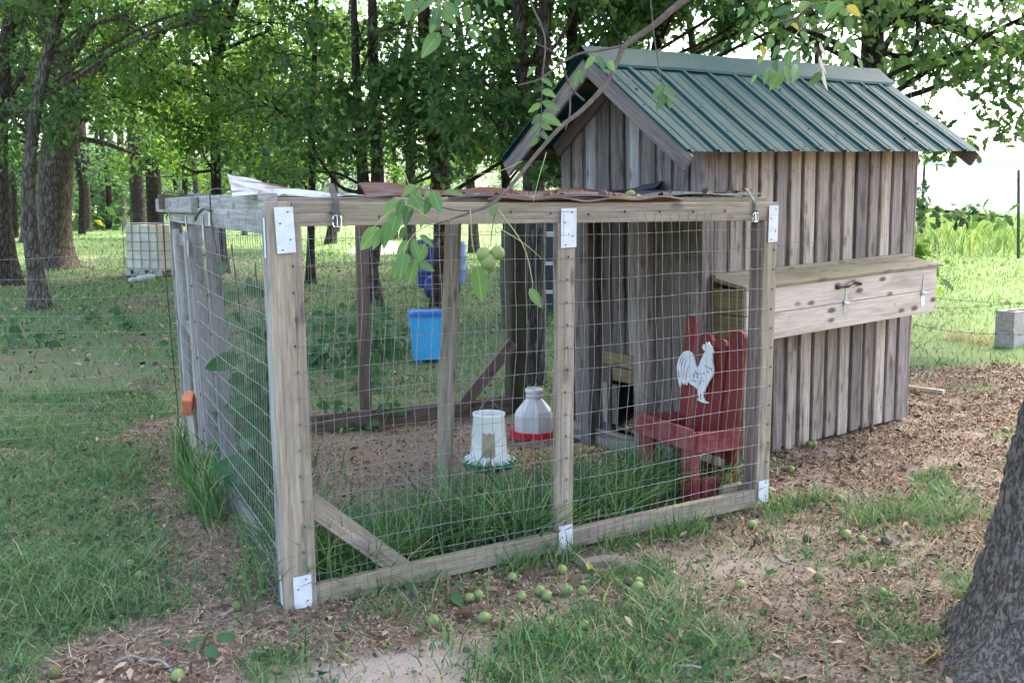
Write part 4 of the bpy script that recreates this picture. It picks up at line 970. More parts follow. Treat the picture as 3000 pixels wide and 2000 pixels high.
# ---- right side: steel posts, barbed wire, hoop house, concrete blocks, lumber
def steel_post(base, h, label, lean=0.):
    b = thing('steel_post', label, 'fence post', base, 'steel fence posts in the right field'); m = MB(); B = V3(base); T_ = B + Vector((lean, 0, h))
    m.prism([B + Vector((-.025, 0, -.1)), B + Vector((.025, 0, -.1)), T_ + Vector((.025, 0, 0)), T_ + Vector((-.025, 0, 0))], (0, 1, 0), .006); m.prism([B + Vector((-.003, .006, -.1)), B + Vector((.003, .006, -.1)), T_ + Vector((.003, .006, 0)), T_ + Vector((-.003, .006, 0))], (0, 1, 0), .03); m.build('shaft', MAT['steel_post'], b); return b
sp1 = gY(2346, 17.5); steel_post(sp1, 1.5, 'tall dark steel post at the right edge of the field', -.1)
sp2 = gY(2119, 21.); steel_post(sp2, 1.5, 'dark steel post just right of the coop wall', -.02)
bw = thing('barbed_wire', 'rusty barbed wire strands sagging right of the coop', 'barbed wire', gY(2200, 9.3))
for pts in ([(2075, 668, 9.0), (2150, 684, 9.2), (2250, 693, 9.4), (2420, 700, 9.6)], [(2070, 700, 9.0), (2180, 708, 9.2), (2290, 700, 9.4), (2420, 688, 9.6)], [(2060, 735, 8.6), (2130, 752, 8.8), (2220, 764, 9.0), (2330, 768, 9.1), (2430, 768, 9.1)], [(2312, 690, 9.45), (2320, 705, 9.4), (2300, 740, 9.2), (2275, 780, 9.0)]):
    P = catmull([at_Y(*p) for p in pts], 8); m = MB(); m.tube(P, .0024, 5)
    for i in range(1, len(P) - 1, 2):
        for a in (-1, 1): m.tube([P[i] + np.array([.01 * a, 0, -.014]), P[i] + np.array([-.01 * a, 0, .014])], .0016, 4)
    m.build('strand', MAT['barbed'], bw)
hh = thing('hoop_house', 'long white plastic hoop house beyond the right field', 'greenhouse', gY(2230, 40))
hx0, hx1, hy = 10., 62., 40.; hz = gz(18, hy); hr = 3.2
V = []; F = []; na = 15; xs = np.arange(hx0, hx1, 2.)
for x in xs:
    for k in range(na):
        a = math.pi * k / (na - 1); V.append((x, hy + 3 - 3 * math.cos(a), hz - .2 + 2.75 * math.sin(a) ** .7))
n_ = len(xs); F = [(i * na + k, (i + 1) * na + k, (i + 1) * na + k + 1, i * na + k + 1) for i in range(n_ - 1) for k in range(na - 1)]
F += [tuple(range(na)), tuple(range((n_ - 1) * na + na - 1, (n_ - 1) * na - 1, -1))]
m = MB(); m.add(V, F); m.build('film', MAT['greenhouse_film'], hh, False)
for x in xs[1::2]:
    m = MB(); m.tube([(x, hy + 3 - 3.02 * math.cos(math.pi * k / (na - 1)), hz - .2 + 2.77 * math.sin(math.pi * k / (na - 1)) ** .7) for k in range(na)], .03, 6); m.build('hoop', MAT['greenhouse_band'], hh)
zb_ = hz + 2.42; m = MB(); m.box(((hx0 + hx1) / 2, hy + 1.15, zb_), (hx1 - hx0, .04, .2)); m.build('side_band', MAT['greenhouse_band'], hh)
# concrete blocks
def cblock(c, rz, label):
    b = thing('concrete_block', label, 'concrete block', c, 'concrete blocks by the barbed wire'); m = MB(); Mz = Matrix.Rotation(rz, 3, 'Z'); L_, W_, H_ = .39, .19, .19
    for y in (-W_ / 2 + .016, W_ / 2 - .016): m.box(V3(c) + Mz @ Vector((0, y, H_ / 2)), (L_, .032, H_), Mz)
    for x in (-L_ / 2 + .016, 0, L_ / 2 - .016): m.box(V3(c) + Mz @ Vector((x, 0, H_ / 2)), (.032, W_ - .064, H_ - .002), Mz)
    m.build('shell', MAT['concrete'], b); return b
cb = gY(2347, 9.9); cb[2] -= .05; cblock(cb, R_(38), 'lower grey concrete block sunk in the leaf litter at the right edge')
cblock(cb + UP * .192 + np.array([.005, -.005, 0]), R_(34), 'upper grey concrete block on top of the sunken one')
lq0, lq1 = on_g(2070, 893), on_g(2168, 906)
lum = board(None, 'lumber_offcut', lq0 + UP * .02, lq1 + UP * .02, .05, .035, UP, MAT['wood_cedar']); tag(lum, 'short reddish board lying on the ground right of the coop', 'board')
# far pasture fence with white posts
ff = thing('pasture_fence', 'far pasture fence with thin white posts', 'fence', gY(1110, 75))
for qx in (1000, 1030, 1062, 1098, 1135, 1170, 1208, 1246, 940, 905):
    p = gY(qx, 62); m = MB(); m.tube([p, p + UP * 1.35], .05, 6); m.build('post', MAT['white_post'], ff)
for z in (.5, .9, 1.25):
    a_, b_ = gY(890, 62), gY(1260, 62); m = MB(); m.tube([a_ + UP * z, b_ + UP * z], .012, 4); m.build('rail_wire', MAT['fence_wire'], ff)

# ================================================================== WALNUTS, STICKS AND STONES
def nut_mesh(nm, mat, seed):
    V = []; F = []; nu_, nv_ = 12, 9
    for j in range(nv_ + 1):
        for i in range(nu_):
            th = math.pi * j / nv_; ph = 2 * math.pi * i / nu_
            p = np.array([math.sin(th) * math.cos(ph), math.sin(th) * math.sin(ph), math.cos(th) * 1.06]); r = 1 + .10 * (float(vnoise(p[0] * 1.6 + seed, p[1] * 1.6, p[2] * 1.6, seed)) - .5); V.append(p * r)
    F = [(j * nu_ + i, (j + 1) * nu_ + i, (j + 1) * nu_ + (i + 1) % nu_, j * nu_ + (i + 1) % nu_) for j in range(nv_) for i in range(nu_)]
    return mesh_from(nm, V, F, [mat], True)
NM = {k: [nut_mesh('walnut_' + k, MAT['husk_' + k], 3 * i + j) for j in range(3)] for i, k in enumerate(('green', 'brown', 'half'))}
NUTN = 0
def walnut(p, kind, label, r=.0235, group='fallen walnuts', sink=.15):
    global NUTN
    NUTN += 1; rs = random.Random(NUTN); r *= rs.uniform(.86, 1.08); sink = sink + rs.uniform(-.05, .15) if sink else 0
    M = Matrix.Translation(V3(p) + Vector((0, 0, r * (1 - sink)))) @ Matrix.Rotation(rs.uniform(0, 6), 4, Vector((rs.random(), rs.random(), rs.random() + .1)).normalized()) @ Matrix.Scale(r, 4)
    return tag(link('walnut', NM[kind][NUTN % 3], None, M), label, 'walnut', group)
GN = [(545, 1391, 'half', 'mottled walnut on bare soil just left of the near corner post'), (410, 1554, 'green', 'green walnut at the end of the curved grey stick, bottom left'),
 (1048, 1377, 'green', 'left walnut of the pair under the grass tuft by the bottom rail'), (1078, 1374, 'green', 'right walnut of the pair under the grass tuft by the bottom rail'),
 (995, 1425, 'green', 'green walnut alone in front of the near part of the bottom rail'), (1112, 1419, 'green', 'green walnut beside a curled brown leaf in the foreground'),
 (1176, 1326, 'green', 'green walnut touching the bottom rail left of the middle post'), (1198, 1369, 'green', 'leftmost of five green walnuts lying in a row before the rail'),
 (1240, 1357, 'green', 'second from left of five green walnuts in the row before the rail'), (1257, 1369, 'green', 'third from left of five green walnuts in the row before the rail'),
 (1291, 1308, 'green', 'green walnut right below the white plate of the middle post'), (1303, 1355, 'green', 'fourth from left of five green walnuts in the row before the rail'),
 (1338, 1355, 'green', 'rightmost of five green walnuts in the row before the rail'), (1466, 1333, 'green', 'upper green walnut of the pair beside a black one'),
 (1464, 1351, 'green', 'lower green walnut of the pair beside a black one'), (1443, 1336, 'brown', 'black rotten walnut touching two green ones'),
 (1509, 1376, 'brown', 'brown rotten walnut right of the pair in the leaf litter'), (1700, 1341, 'green', 'green walnut alone on the sandy patch right of the middle'),
 (1880, 1327, 'half', 'half green half black walnut on the sandy patch'), (1943, 1227, 'green', 'left walnut of the pair on bare sandy soil at right'),
 (1980, 1238, 'green', 'right walnut of the pair on bare sandy soil at right'), (2035, 1245, 'brown', 'dark brown walnut just right of the pair on sandy soil'),
 (1728, 1204, 'green', 'green walnut in the grass below the right end post'), (1925, 1142, 'green', 'green walnut at the edge of the grass patch right of the run'),
 (1818, 1076, 'green', 'green walnut on leaf litter right of the end post'), (1868, 1016, 'green', 'green walnut right under the coop side wall'),
 (1858, 1018, 'half', 'brownish walnut touching the green one under the coop wall'), (1982, 1077, 'half', 'half rotten walnut in the litter right of the coop corner'),
 (1962, 1051, 'brown', 'brown walnut in the litter behind the half rotten one'), (1741, 1243, 'brown', 'brown walnut in front of the right end plate'),
 (2028, 1362, 'green', 'yellowish walnut near the foreground trunk'), (2180, 1186, 'green', 'walnut in the dry grass tuft near the foreground trunk'),
 (2310, 985, 'green', 'walnut touching the left edge of the foreground trunk'), (300, 1296, 'green', 'walnut half hidden in the lawn left of the run'),
 (322, 1322, 'green', 'walnut sunk in the lawn nearest the lower left'), (126, 1545, 'half', 'tan walnut in the grass at the bottom left corner'),
 (1565, 1212, 'green', 'walnut hidden in the grass at the foot of the bottom rail'), (1415, 1196, 'brown', 'rotten walnut pressed against the bottom rail'),
 (1342, 1437, 'green', 'walnut under grass blades in the centre foreground'), (1098, 1366, 'green', 'small walnut behind the pair under the grass tuft'),
 (1855, 1237, 'brown', 'brown walnut left of the pale flat stone'), (2005, 985, 'brown', 'dark walnut beside the far end of the coop wall'),
 (1262, 1428, 'green', 'pale walnut beside dry stalks in the centre foreground')]
for qx, qy, k, lb in GN: walnut(on_g(qx, qy + 9), k, lb)
for qx, qy, s_, k, lb in ((415, 441, .98, 'half', 'half rotten walnut on the far left corner of the roof frame'), (577, 446, .3, 'green', 'green walnut in front of the peeling white sheet'), (1386, 449, .1, 'brown', 'left of two brown walnuts on the rusty sheet'), (1399, 450, .1, 'brown', 'right of two brown walnuts on the rusty sheet'), (1448, 447, .12, 'green', 'green walnut on the rusty sheet below the coop gable'), (652, 456, .06, 'half', 'yellowish walnut husk on the roof beam behind the corner')):
    p = tp(qx, qy, s_); walnut(p - UP * .02, k, lb, group='walnuts on the run roof')
def stick(qs, r, label, mat='bark_stick'):
    P = [on_g(*q) + UP * (r + .012 * (i % 2)) for i, q in enumerate(qs)]; P = catmull(P, 5); m = MB(); m.tube(P, [r * (1 - .5 * i / len(P)) for i in range(len(P))], 7)
    return tag(m.build('stick', MAT[mat], None, True), label, 'stick', 'fallen sticks')
simple('stick_pale', (.30, .275, .25), .9, .15, nz=.35, nscale=25)
stick([(395, 1545), (370, 1528), (335, 1517), (300, 1517), (262, 1525)], .006, 'curved pale grey stick in the grass at the bottom left', 'stick_pale')
stick([(945, 1362), (965, 1395), (985, 1415), (1005, 1432)], .006, 'thin grey twig beside the lone walnut near the rail')
stick([(1545, 1533), (1600, 1542), (1650, 1556), (1690, 1570)], .006, 'lichened grey stick in the grass at the bottom centre', 'stick_pale')
stick([(1935, 1392), (1985, 1382), (2050, 1388), (2100, 1392)], .006, 'dark twig lying near the foreground trunk')
stick([(1780, 1040), (1790, 1056), (1840, 1062)], .006, 'short dark twig in the litter beside the coop')
stick([(2000, 1195), (2020, 1215), (2045, 1240)], .004, 'thin pale twig in the right grass patch', 'stick_pale')
stick([(1395, 1320), (1370, 1345), (1335, 1375), (1300, 1395)], .003, 'dry stalk lying across the row of walnuts', 'stick_pale')
def flat_stone(qx, qy, a, b, h, rz, label, mat='stone'):
    p = on_g(qx, qy); rs = np.random.default_rng(int(qx)); k = 9; poly = []
    for i in range(k): an = 2 * math.pi * i / k; r = rs.uniform(.75, 1.1); poly.append(p + np.array([math.cos(rz) * a * r * math.cos(an) - math.sin(rz) * b * r * math.sin(an), math.sin(rz) * a * r * math.cos(an) + math.cos(rz) * b * r * math.sin(an), -.01]))
    c = np.mean(poly, 0); V = poly + [c + (q - c) * .82 + UP * h for q in poly] + [c + UP * (h + .006)]
    F = [(i, (i + 1) % k, k + (i + 1) % k, k + i) for i in range(k)] + [(k + i, k + (i + 1) % k, 2 * k) for i in range(k)]
    m = MB(); m.add(V, F); return tag(m.build('flat_stone', MAT[mat], None, False), label, 'stone', 'flat stones in the soil')
flat_stone(1385, 1293, .13, .06, .035, .3, 'flat brown stone right of the middle post base')
flat_stone(1800, 1285, .03, .10, .018, .25, 'long pale flat stone standing out of the sandy soil')
flat_stone(1010, 1478, .06, .035, .012, .2, 'whitish flat stone in front of the run corner', 'concrete')
flat_stone(1665, 1238, .05, .03, .012, .0, 'small flat stone in the litter right of the run'); flat_stone(2060, 1232, .1, .05, .012, .3, 'flat pale stone right of the sandy patch')

# ================================================================== TREES
OAK2D = np.array([(0, 0), (.08, .10), (.22, .09), (.30, .26), (.42, .14), (.55, .34), (.66, .18), (.82, .24), (1.0, 0), (.82, -.24), (.66, -.18), (.55, -.34), (.42, -.14), (.30, -.26), (.22, -.09), (.08, -.10)])
DIA2D = np.array([(0, 0), (.45, .30), (1, 0), (.45, -.30)])
ROUND2D = np.array([(0, 0), (.15, .3), (.5, .46), (.85, .42), (1.0, .12), (.88, 0), (1.0, -.12), (.85, -.42), (.5, -.46), (.15, -.3)])
def leaf_cloud(P, size, shape, up=.5, droop=.35, seed=0):
    r = np.random.default_rng(seed); n = len(P); k = len(shape)
    nr = r.normal(size=(n, 3)) * [1, 1, .8] + [0, 0, up * 1.6]; nr /= np.linalg.norm(nr, axis=1)[:, None]
    d = r.normal(size=(n, 3)) + [0, 0, -droop]; d -= nr * (d * nr).sum(1)[:, None]; d /= np.linalg.norm(d, axis=1)[:, None]; w = np.cross(nr, d)
    s = (size * r.uniform(.65, 1.3, n))[:, None, None]
    X = shape[None, :, 0, None]; Y = shape[None, :, 1, None]
    curl = -.18 * X ** 2 + .28 * np.abs(Y)
    V = P[:, None, :] + s * (X * d[:, None] + Y * w[:, None] + curl * nr[:, None])
    return V.reshape(-1, 3), np.arange(n * k).reshape(n, k)
def clump_points(C, rad, n, r):
    """points in flattened clumps round centres C"""
    per = r.multinomial(n, np.ones(len(C)) / len(C)); out = []
    for c, rd, m_ in zip(C, rad, per):
        v = r.normal(size=(m_, 3)); v /= np.linalg.norm(v, axis=1)[:, None] + 1e-9; q = v * (r.uniform(0, 1, m_) ** .45)[:, None] * rd * [1, 1, .62]
        sub = np.round(q / (rd * .3)) * (rd * .3) * .45 + q * .55   # small sprays inside the clump
        out.append(c + sub + r.normal(0, .04, (m_, 3)))
    return np.concatenate(out)
def trunk_mb(P, R, n=14, seed=0, rough=.12, flare=.35):
    P = [np.asarray(p, float) for p in P]; R = np.array(R, float); m_ = 5; Q = catmull([np.append(p, r) for p, r in zip(P, R)], m_); Q = np.array(Q)
    V = []; L = len(Q)
    for i, q in enumerate(Q):
        d = Q[min(i + 1, L - 1), :3] - Q[max(i - 1, 0), :3]; d /= np.linalg.norm(d); a = np.cross(d, [0, 1, .05]); a /= np.linalg.norm(a); b = np.cross(a, d)
        an = 2 * math.pi * np.arange(n) / n; nz = vnoise(np.cos(an) * 1.7 + seed, np.sin(an) * 1.7, q[2] * 1.1, seed) - .5
        fl = 1 + flare * math.exp(-max(0, q[2] - Q[0, 2]) / .35) * (.7 + .5 * np.sin(an * 4 + seed))
        V += list(q[:3] + (a[None] * np.cos(an)[:, None] + b[None] * np.sin(an)[:, None]) * (abs(q[3]) * (1 + rough * 2 * nz) * fl)[:, None])
    F = [(i * n + k, i * n + (k + 1) % n, (i + 1) * n + (k + 1) % n, (i + 1) * n + k) for i in range(L - 1) for k in range(n)] + [tuple((L - 1) * n + k for k in range(n))]
    return V, F, Q
def qpoly(pts, Y, dY=0.):
    k = px_at(Y); out = []; rad = []
    for i, (x, y, h) in enumerate(pts): out.append(at_Y(x, y, Y + dY * i)); rad.append(h * k)
    return out, rad
TREES = []
def tree(name, label, Y, pts, barkm, leafm, limbs=(), crown=None, n=9000, size=.12, shape=DIA2D, group='trees around the run', seed=1, second=None, twigs=8, crownmax=None):
    r = np.random.default_rng(seed); P, Rd = qpoly(pts, Y)
    base = P[0].copy(); gz0 = gz(base[0], base[1]); 
    P[0] = np.array([base[0], base[1], gz0 - .15])
    T = thing(name, label, 'tree', [base[0], base[1], gz0], group)
    V, F, Q = trunk_mb(P, Rd, 16, seed); world_part('trunk', V, F, MAT[barkm], T, True)
    if second:
        P2, R2 = qpoly(second, Y); V, F, _ = trunk_mb(P2, R2, 14, seed + 1, flare=0); world_part('trunk', V, F, MAT[barkm], T, True)
    for lm in limbs:
        lp = [at_Y(x, y, Y + (lm[0] if not hasattr(lm[0], '__len__') else 0) * i) for i, (x, y, h) in enumerate(lm[1:])]; lr = [h * px_at(Y) for _, _, h in lm[1:]]
        V, F, _ = trunk_mb(lp, lr, 10, seed + 5, flare=0); world_part('limb', V, F, MAT[barkm], T, True)
    if crown:
        C = []; rad = []
        for (cx, cy, cz, rx, ry, rz, k) in crown:
            v = r.normal(size=(k, 3)); v /= np.linalg.norm(v, axis=1)[:, None]; q = v * (r.uniform(.15, 1, k) ** .5)[:, None] * [rx, ry, rz]
            C.append(q + [cx, cy, cz]); rad.append(r.uniform(.5, 1.0, k) * (.55 if Y < 18 else .75 if Y < 30 else 1.15))
        C = np.concatenate(C); rad = np.concatenate(rad)
        m = MB(); zs = Q[:, 2]
        for c, rd in list(zip(C, rad))[::max(1, len(C) // max(1, twigs))]:
            i = int(np.argmin(np.abs(zs - (c[2] - .35 * np.hypot(c[0] - Q[0, 0], c[1] - Q[0, 1]) - .2)))); i = min(max(i, len(Q) // 3), len(Q) - 2); s0 = Q[i, :3]; md = (s0 + c) / 2 + r.normal(0, .18, 3) + [0, 0, .15]
            r0 = min(.035, abs(Q[i, 3]) * .4); pl = catmull([s0, md, c, c + (c - md) * .25 + r.normal(0, .1, 3)], 4); m.tube(pl, list(np.linspace(r0, .008, len(pl))), 6)
            for _ in range(3):
                e = c + r.normal(size=3) * rd * .7; m.tube(catmull([md * .3 + c * .7, (c + e) / 2 + r.normal(0, .06, 3), e], 3), [.014, .012, .011, .01, .008, .006, .005], 4)
        o = m.build('twigs', MAT[barkm], T, True); o['kind'] = 'stuff'
        lp = clump_points(C, rad, n, r)
        lp = lp[lp[:, 2] > 1.5 + .0 * lp[:, 1]]
        if Y < 25:
            hx = r.normal(0, 2.4, 5200); hy = r.normal(0, 2.4, 5200); hp2 = np.stack([Q[-1, 0] * .4 + Q[0, 0] * .6 + hx, Q[0, 1] + hy, np.maximum(6.6, 3.2 + .2 * (Y + hy)) + r.uniform(0, 4, 5200)], 1)
            hp2 = hp2[fbm(hp2[:, 0] * .6, hp2[:, 1] * .6, hp2[:, 2] * .6, seed=seed) > .40]
        V, F = leaf_cloud(lp, size, shape, seed=seed)
        B = np.array(WM[T.name].translation); me = fast_mesh('crown', V - B, F, MAT[leafm]); o = link('crown', me, T, WM[T.name]); o['kind'] = 'stuff'
        if Y < 25:
            V, F = leaf_cloud(hp2, .26, DIA2D, seed=seed + 3); o = link('unseen_shade_crown', fast_mesh('unseen_shade_crown', V - B, F, MAT[leafm]), T, WM[T.name]); o['kind'] = 'stuff'  # unseen leaves added above the view to shade the wood below
    TREES.append(T); return T
def cr(qx, Y, z, rx, ry, rz, k): p = at_Y(qx, 400, Y); return (p[0], Y, z, rx, ry, rz, k)

tree('oak_tree', 'stout brown trunk cut by the left edge of the photo', 19.5, [(18, 652, 34), (8, 560, 24), (-2, 430, 21), (-4, 300, 19), (12, 140, 17), (30, 0, 12), (60, -150, 8)], 'bark_oak', 'leaf_dark',
     limbs=[(.3, (10, 150, 12), (-30, 90, 9), (-60, 60, 6)), (.1, (14, 130, 11), (45, 60, 9), (60, -20, 7)), (.1, (2, 240, 9), (50, 180, 7), (62, 100, 5), (30, 40, 4)), (.2, (-4, 310, 5), (40, 320, 4), (70, 335, 2))], crown=[cr(40, 22, 5, 4, 2, 1.8, 22), cr(-40, 20, 4, 2.4, 1.5, 1.6, 8)], n=4800, size=.12, seed=2)
tree('slim_oak_tree', 'slim leaning tree with mottled grey bark in front of the big oak', 15.4, [(92, 697, 27), (84, 640, 19), (72, 560, 17), (66, 420, 15), (78, 290, 13), (104, 150, 12), (140, 30, 11), (190, -120, 8)], 'bark_light', 'leaf_oak',
     limbs=[(.1, (112, 120, 7), (170, 105, 6), (215, 60, 5), (290, 45, 4), (360, 110, 2)), (.2, (75, 300, 4), (40, 260, 3), (0, 250, 2))], crown=[cr(150, 16, 4.9, 2.6, 1.6, 1.0, 18), cr(95, 15.6, 2.9, .8, .5, 1.2, 9), cr(290, 15.5, 4.3, 2.0, 1.4, .8, 12)], n=4200, size=.105, shape=DIA2D, seed=3)
tree('big_oak_tree', 'broad old oak with a heavy limb reaching right', 23.5, [(131, 628, 50), (127, 560, 38), (126, 450, 36), (136, 330, 36), (150, 235, 33), (125, 110, 24), (100, 0, 20), (90, -140, 14)], 'bark_light', 'leaf_oak',
     limbs=[(.1, (140, 150, 14), (190, 90, 11), (215, 20, 8)), (.1, (120, 100, 12), (60, 50, 9), (30, -10, 7)), (.1, (215, 180, 10), (250, 100, 8), (300, 60, 6), (330, 0, 5)), (.1, (260, 158, 8), (320, 190, 6), (390, 200, 4)), (.15, (152, 255, 26), (205, 185, 22), (260, 155, 17), (320, 140, 14), (370, 80, 9), (420, 30, 6)), (.1, (160, 318, 7), (225, 325, 6), (270, 340, 5), (305, 352, 3)), (-.2, (140, 230, 12), (60, 190, 10), (0, 170, 7), (-60, 140, 5))],
     crown=[cr(170, 26.5, 6.6, 5, 3, 1.8, 26), cr(340, 25, 5.0, 3.2, 2, 1.8, 22), cr(50, 26, 5.2, 2.5, 1.5, 1.5, 10)], n=6800, size=.135, seed=4)
tree('far_oak_tree', 'left one of two straight dark trunks above the caged tank', 40, [(319, 523, 19), (316, 460, 16), (312, 400, 15), (305, 280, 13), (300, 150, 11), (296, 0, 8)], 'bark_oak', 'leaf_oak', crown=[cr(300, 40, 7.5, 4.5, 4, 3, 22)], n=7000, size=.18, seed=5)
tree('far_oak_tree', 'right one of two straight dark trunks above the caged tank', 39, [(357, 523, 20), (354, 460, 17), (351, 400, 16), (345, 250, 14), (350, 100, 12), (352, -30, 8)], 'bark_dark', 'leaf_bright', crown=[cr(380, 38, 7, 4, 4, 3, 22), cr(420, 36, 4.6, 2, 2, 1.3, 6)], n=7500, size=.18, seed=6)
tree('far_oak_tree', 'thinner pale trunk left of the two dark trunks', 52, [(277, 508, 13), (277, 440, 9), (277, 380, 8), (275, 250, 7), (272, 100, 5)], 'bark_light', 'leaf_oak', crown=[cr(260, 52, 8, 5, 4, 4, 18)], n=5000, size=.21, seed=7)
tree('forked_tree', 'slender dark forked tree rising behind the left end of the run', 22, [(512, 622, 15), (505, 540, 13), (497, 430, 12), (494, 250, 11), (498, 140, 10), (540, 10, 8), (580, -130, 6)], 'bark_dark', 'leaf_bright', second=[(498, 150, 8), (488, 60, 7), (496, -30, 6), (500, -140, 4)],
     limbs=[(.1, (494, 200, 6), (450, 150, 5), (400, 140, 4), (360, 110, 3)), (.1, (496, 300, 5), (440, 285, 4), (400, 250, 3)), (.1, (496, 240, 5), (560, 210, 4), (610, 160, 3)), (.2, (496, 390, 4), (450, 395, 3), (420, 380, 2)), (-.2, (500, 120, 5), (560, 95, 4), (620, 70, 3))], crown=[cr(500, 22, 4.8, 3.4, 2.8, 2.2, 36), cr(420, 21, 3.6, 1.8, 1.6, 1.0, 12), cr(590, 21.5, 3.4, 1.8, 1.5, 1.2, 14)], n=9500, size=.12, seed=8)
tree('sapling_tree', 'thin straight sapling left of the twin trunk', 20, [(712, 647, 12), (714, 560, 9), (717, 430, 8), (718, 300, 7), (722, 150, 6), (726, 0, 4)], 'bark_dark', 'leaf_oak', crown=[cr(715, 20, 3.6, 2.0, 1.6, 2.1, 26)], n=3600, size=.11, seed=9)
tree('sapling_tree', 'thin far sapling just left of the straight one', 30, [(672, 560, 8), (676, 440, 7), (680, 300, 6), (676, 120, 5)], 'bark_oak', 'leaf_bright', crown=[cr(665, 30, 5.5, 3, 2.6, 2.4, 18)], n=5000, size=.15, seed=10)
tree('twin_oak_tree', 'twin trunk oak with pale lichen behind the run', 16, [(850, 692, 33), (846, 620, 23), (840, 520, 17), (834, 420, 14), (822, 250, 11), (816, 100, 9), (810, -60, 6)], 'bark_oak', 'leaf_oak', second=[(853, 610, 18), (866, 480, 16), (866, 350, 14), (860, 200, 12), (857, 60, 11), (852, -90, 8)],
     limbs=[(-.2, (868, 260, 5), (930, 230, 4), (980, 240, 2)), (-.25, (835, 300, 5), (770, 260, 4), (720, 250, 2)), (-.3, (838, 430, 4), (780, 400, 3), (730, 395, 2))],
     crown=[cr(850, 15.3, 3.3, 2.3, 1.8, 1.6, 34), cr(770, 15, 2.6, 1.2, 1.0, .9, 12), cr(930, 14.5, 2.8, 1.2, 1.0, .9, 14), cr(850, 15, 6.4, 3, 3, 1.0, 8)], n=4300, size=.11, shape=OAK2D, seed=11)
tree('red_bark_tree', 'tall trunk with flaking reddish bark behind the front rail', 15.6, [(1013, 700, 26), (1015, 640, 21), (1016, 560, 20), (1012, 430, 21), (1000, 300, 21), (986, 180, 19), (976, 60, 15), (968, -80, 11)], 'bark_red', 'leaf_oak',
     limbs=[(-.2, (1012, 360, 5), (1060, 320, 4), (1110, 305, 2)), (.1, (1008, 330, 4), (960, 370, 3), (925, 400, 2)), (-.2, (990, 220, 5), (1040, 190, 4), (1085, 185, 2))],
     crown=[cr(1000, 14.8, 3.4, 1.6, 1.4, 1.2, 24), cr(1090, 14.5, 2.9, 1.2, 1.0, .9, 14), cr(980, 15, 5.4, 2.6, 2.4, 1.0, 9)], n=3600, size=.11, shape=OAK2D, seed=12)
tree('double_oak_tree', 'pair of rough grey trunks left of the coop gable', 13.2, [(1226, 660, 30), (1226, 560, 26), (1226, 430, 24), (1212, 300, 18), (1200, 150, 15), (1192, 20, 14), (1180, -120, 10)], 'bark_oak', 'leaf_oak', second=[(1228, 470, 20), (1236, 330, 18), (1244, 180, 17), (1250, 50, 16), (1255, -120, 12)],
     limbs=[(-.2, (1210, 345, 8), (1160, 330, 7), (1145, 290, 5), (1120, 260, 3))], crown=[cr(1190, 13, 3.9, 1.6, 1.6, .7, 12), cr(1130, 13, 2.9, .9, .9, .8, 12), cr(1285, 12.5, 2.2, .35, .5, .5, 6), cr(1230, 13, 6, 3, 3, 1.0, 8)], n=5000, size=.11, shape=OAK2D, seed=13)
tree('mid_oak_tree', 'dark trunk rising just behind the coop ridge peak', 14.5, [(1300, 700, 18), (1306, 400, 15), (1312, 120, 13), (1316, 0, 12), (1320, -140, 9)], 'bark_dark', 'leaf_oak', limbs=[(-.2, (1314, 110, 6), (1360, 80, 5), (1420, 60, 4), (1480, 90, 3))], crown=[cr(1330, 14.5, 4.6, 2.2, 2, .6, 12), cr(1450, 14, 4.5, 1.6, 1.6, .6, 9)], n=5000, size=.11, seed=14)
tree('mid_oak_tree', 'slanting dark trunk above the middle of the green roof', 14, [(1420, 700, 16), (1470, 320, 14), (1505, 120, 12), (1540, 0, 11), (1585, -150, 9)], 'bark_dark', 'leaf_dark', crown=[cr(1560, 14, 4.5, 2.2, 2, .6, 14), cr(1680, 13.5, 4.1, 1.8, 1.6, .5, 10)], n=5500, size=.11, seed=15)
tree('field_oak_tree', 'dark oak behind the right end of the coop with a limb overhead', 11., [(1975, 640, 34), (1985, 500, 28), (1998, 250, 25), (2004, 120, 24), (2006, 10, 22), (2012, -120, 18), (2020, -260, 12)], 'bark_dark', 'leaf_oak',
     limbs=[(-.12, (2006, 40, 16), (2080, 30, 15), (2160, 50, 14), (2250, 85, 14), (2352, 125, 13), (2470, 165, 10), (2600, 190, 6)), (-.1, (2140, 50, 7), (2190, 110, 6), (2240, 165, 4), (2262, 190, 2)), (-.2, (2160, 60, 3), (2155, 140, 2.5), (2140, 215, 2), (2125, 260, 1)), (-.2, (1990, 470, 5), (2100, 480, 4), (2200, 488, 3), (2310, 498, 1.6)), (-.2, (1988, 560, 5), (2060, 585, 4), (2120, 620, 2)), (-.2, (1995, 200, 6), (2080, 250, 5), (2150, 290, 3), (2215, 330, 1.5)), (.1, (2000, 160, 7), (1900, 90, 6), (1800, 60, 4))],
     crown=[cr(2230, 10, 3.25, 1.2, .9, .45, 22), cr(2330, 9.8, 2.9, .7, .7, .5, 9), cr(2090, 10.4, 3.7, .8, .8, .35, 10), cr(1990, 10.2, 3.6, .8, .8, .3, 8), cr(1880, 11.5, 3.8, 1.2, 1.0, .4, 12)], n=1900, size=.105, shape=OAK2D, seed=16)
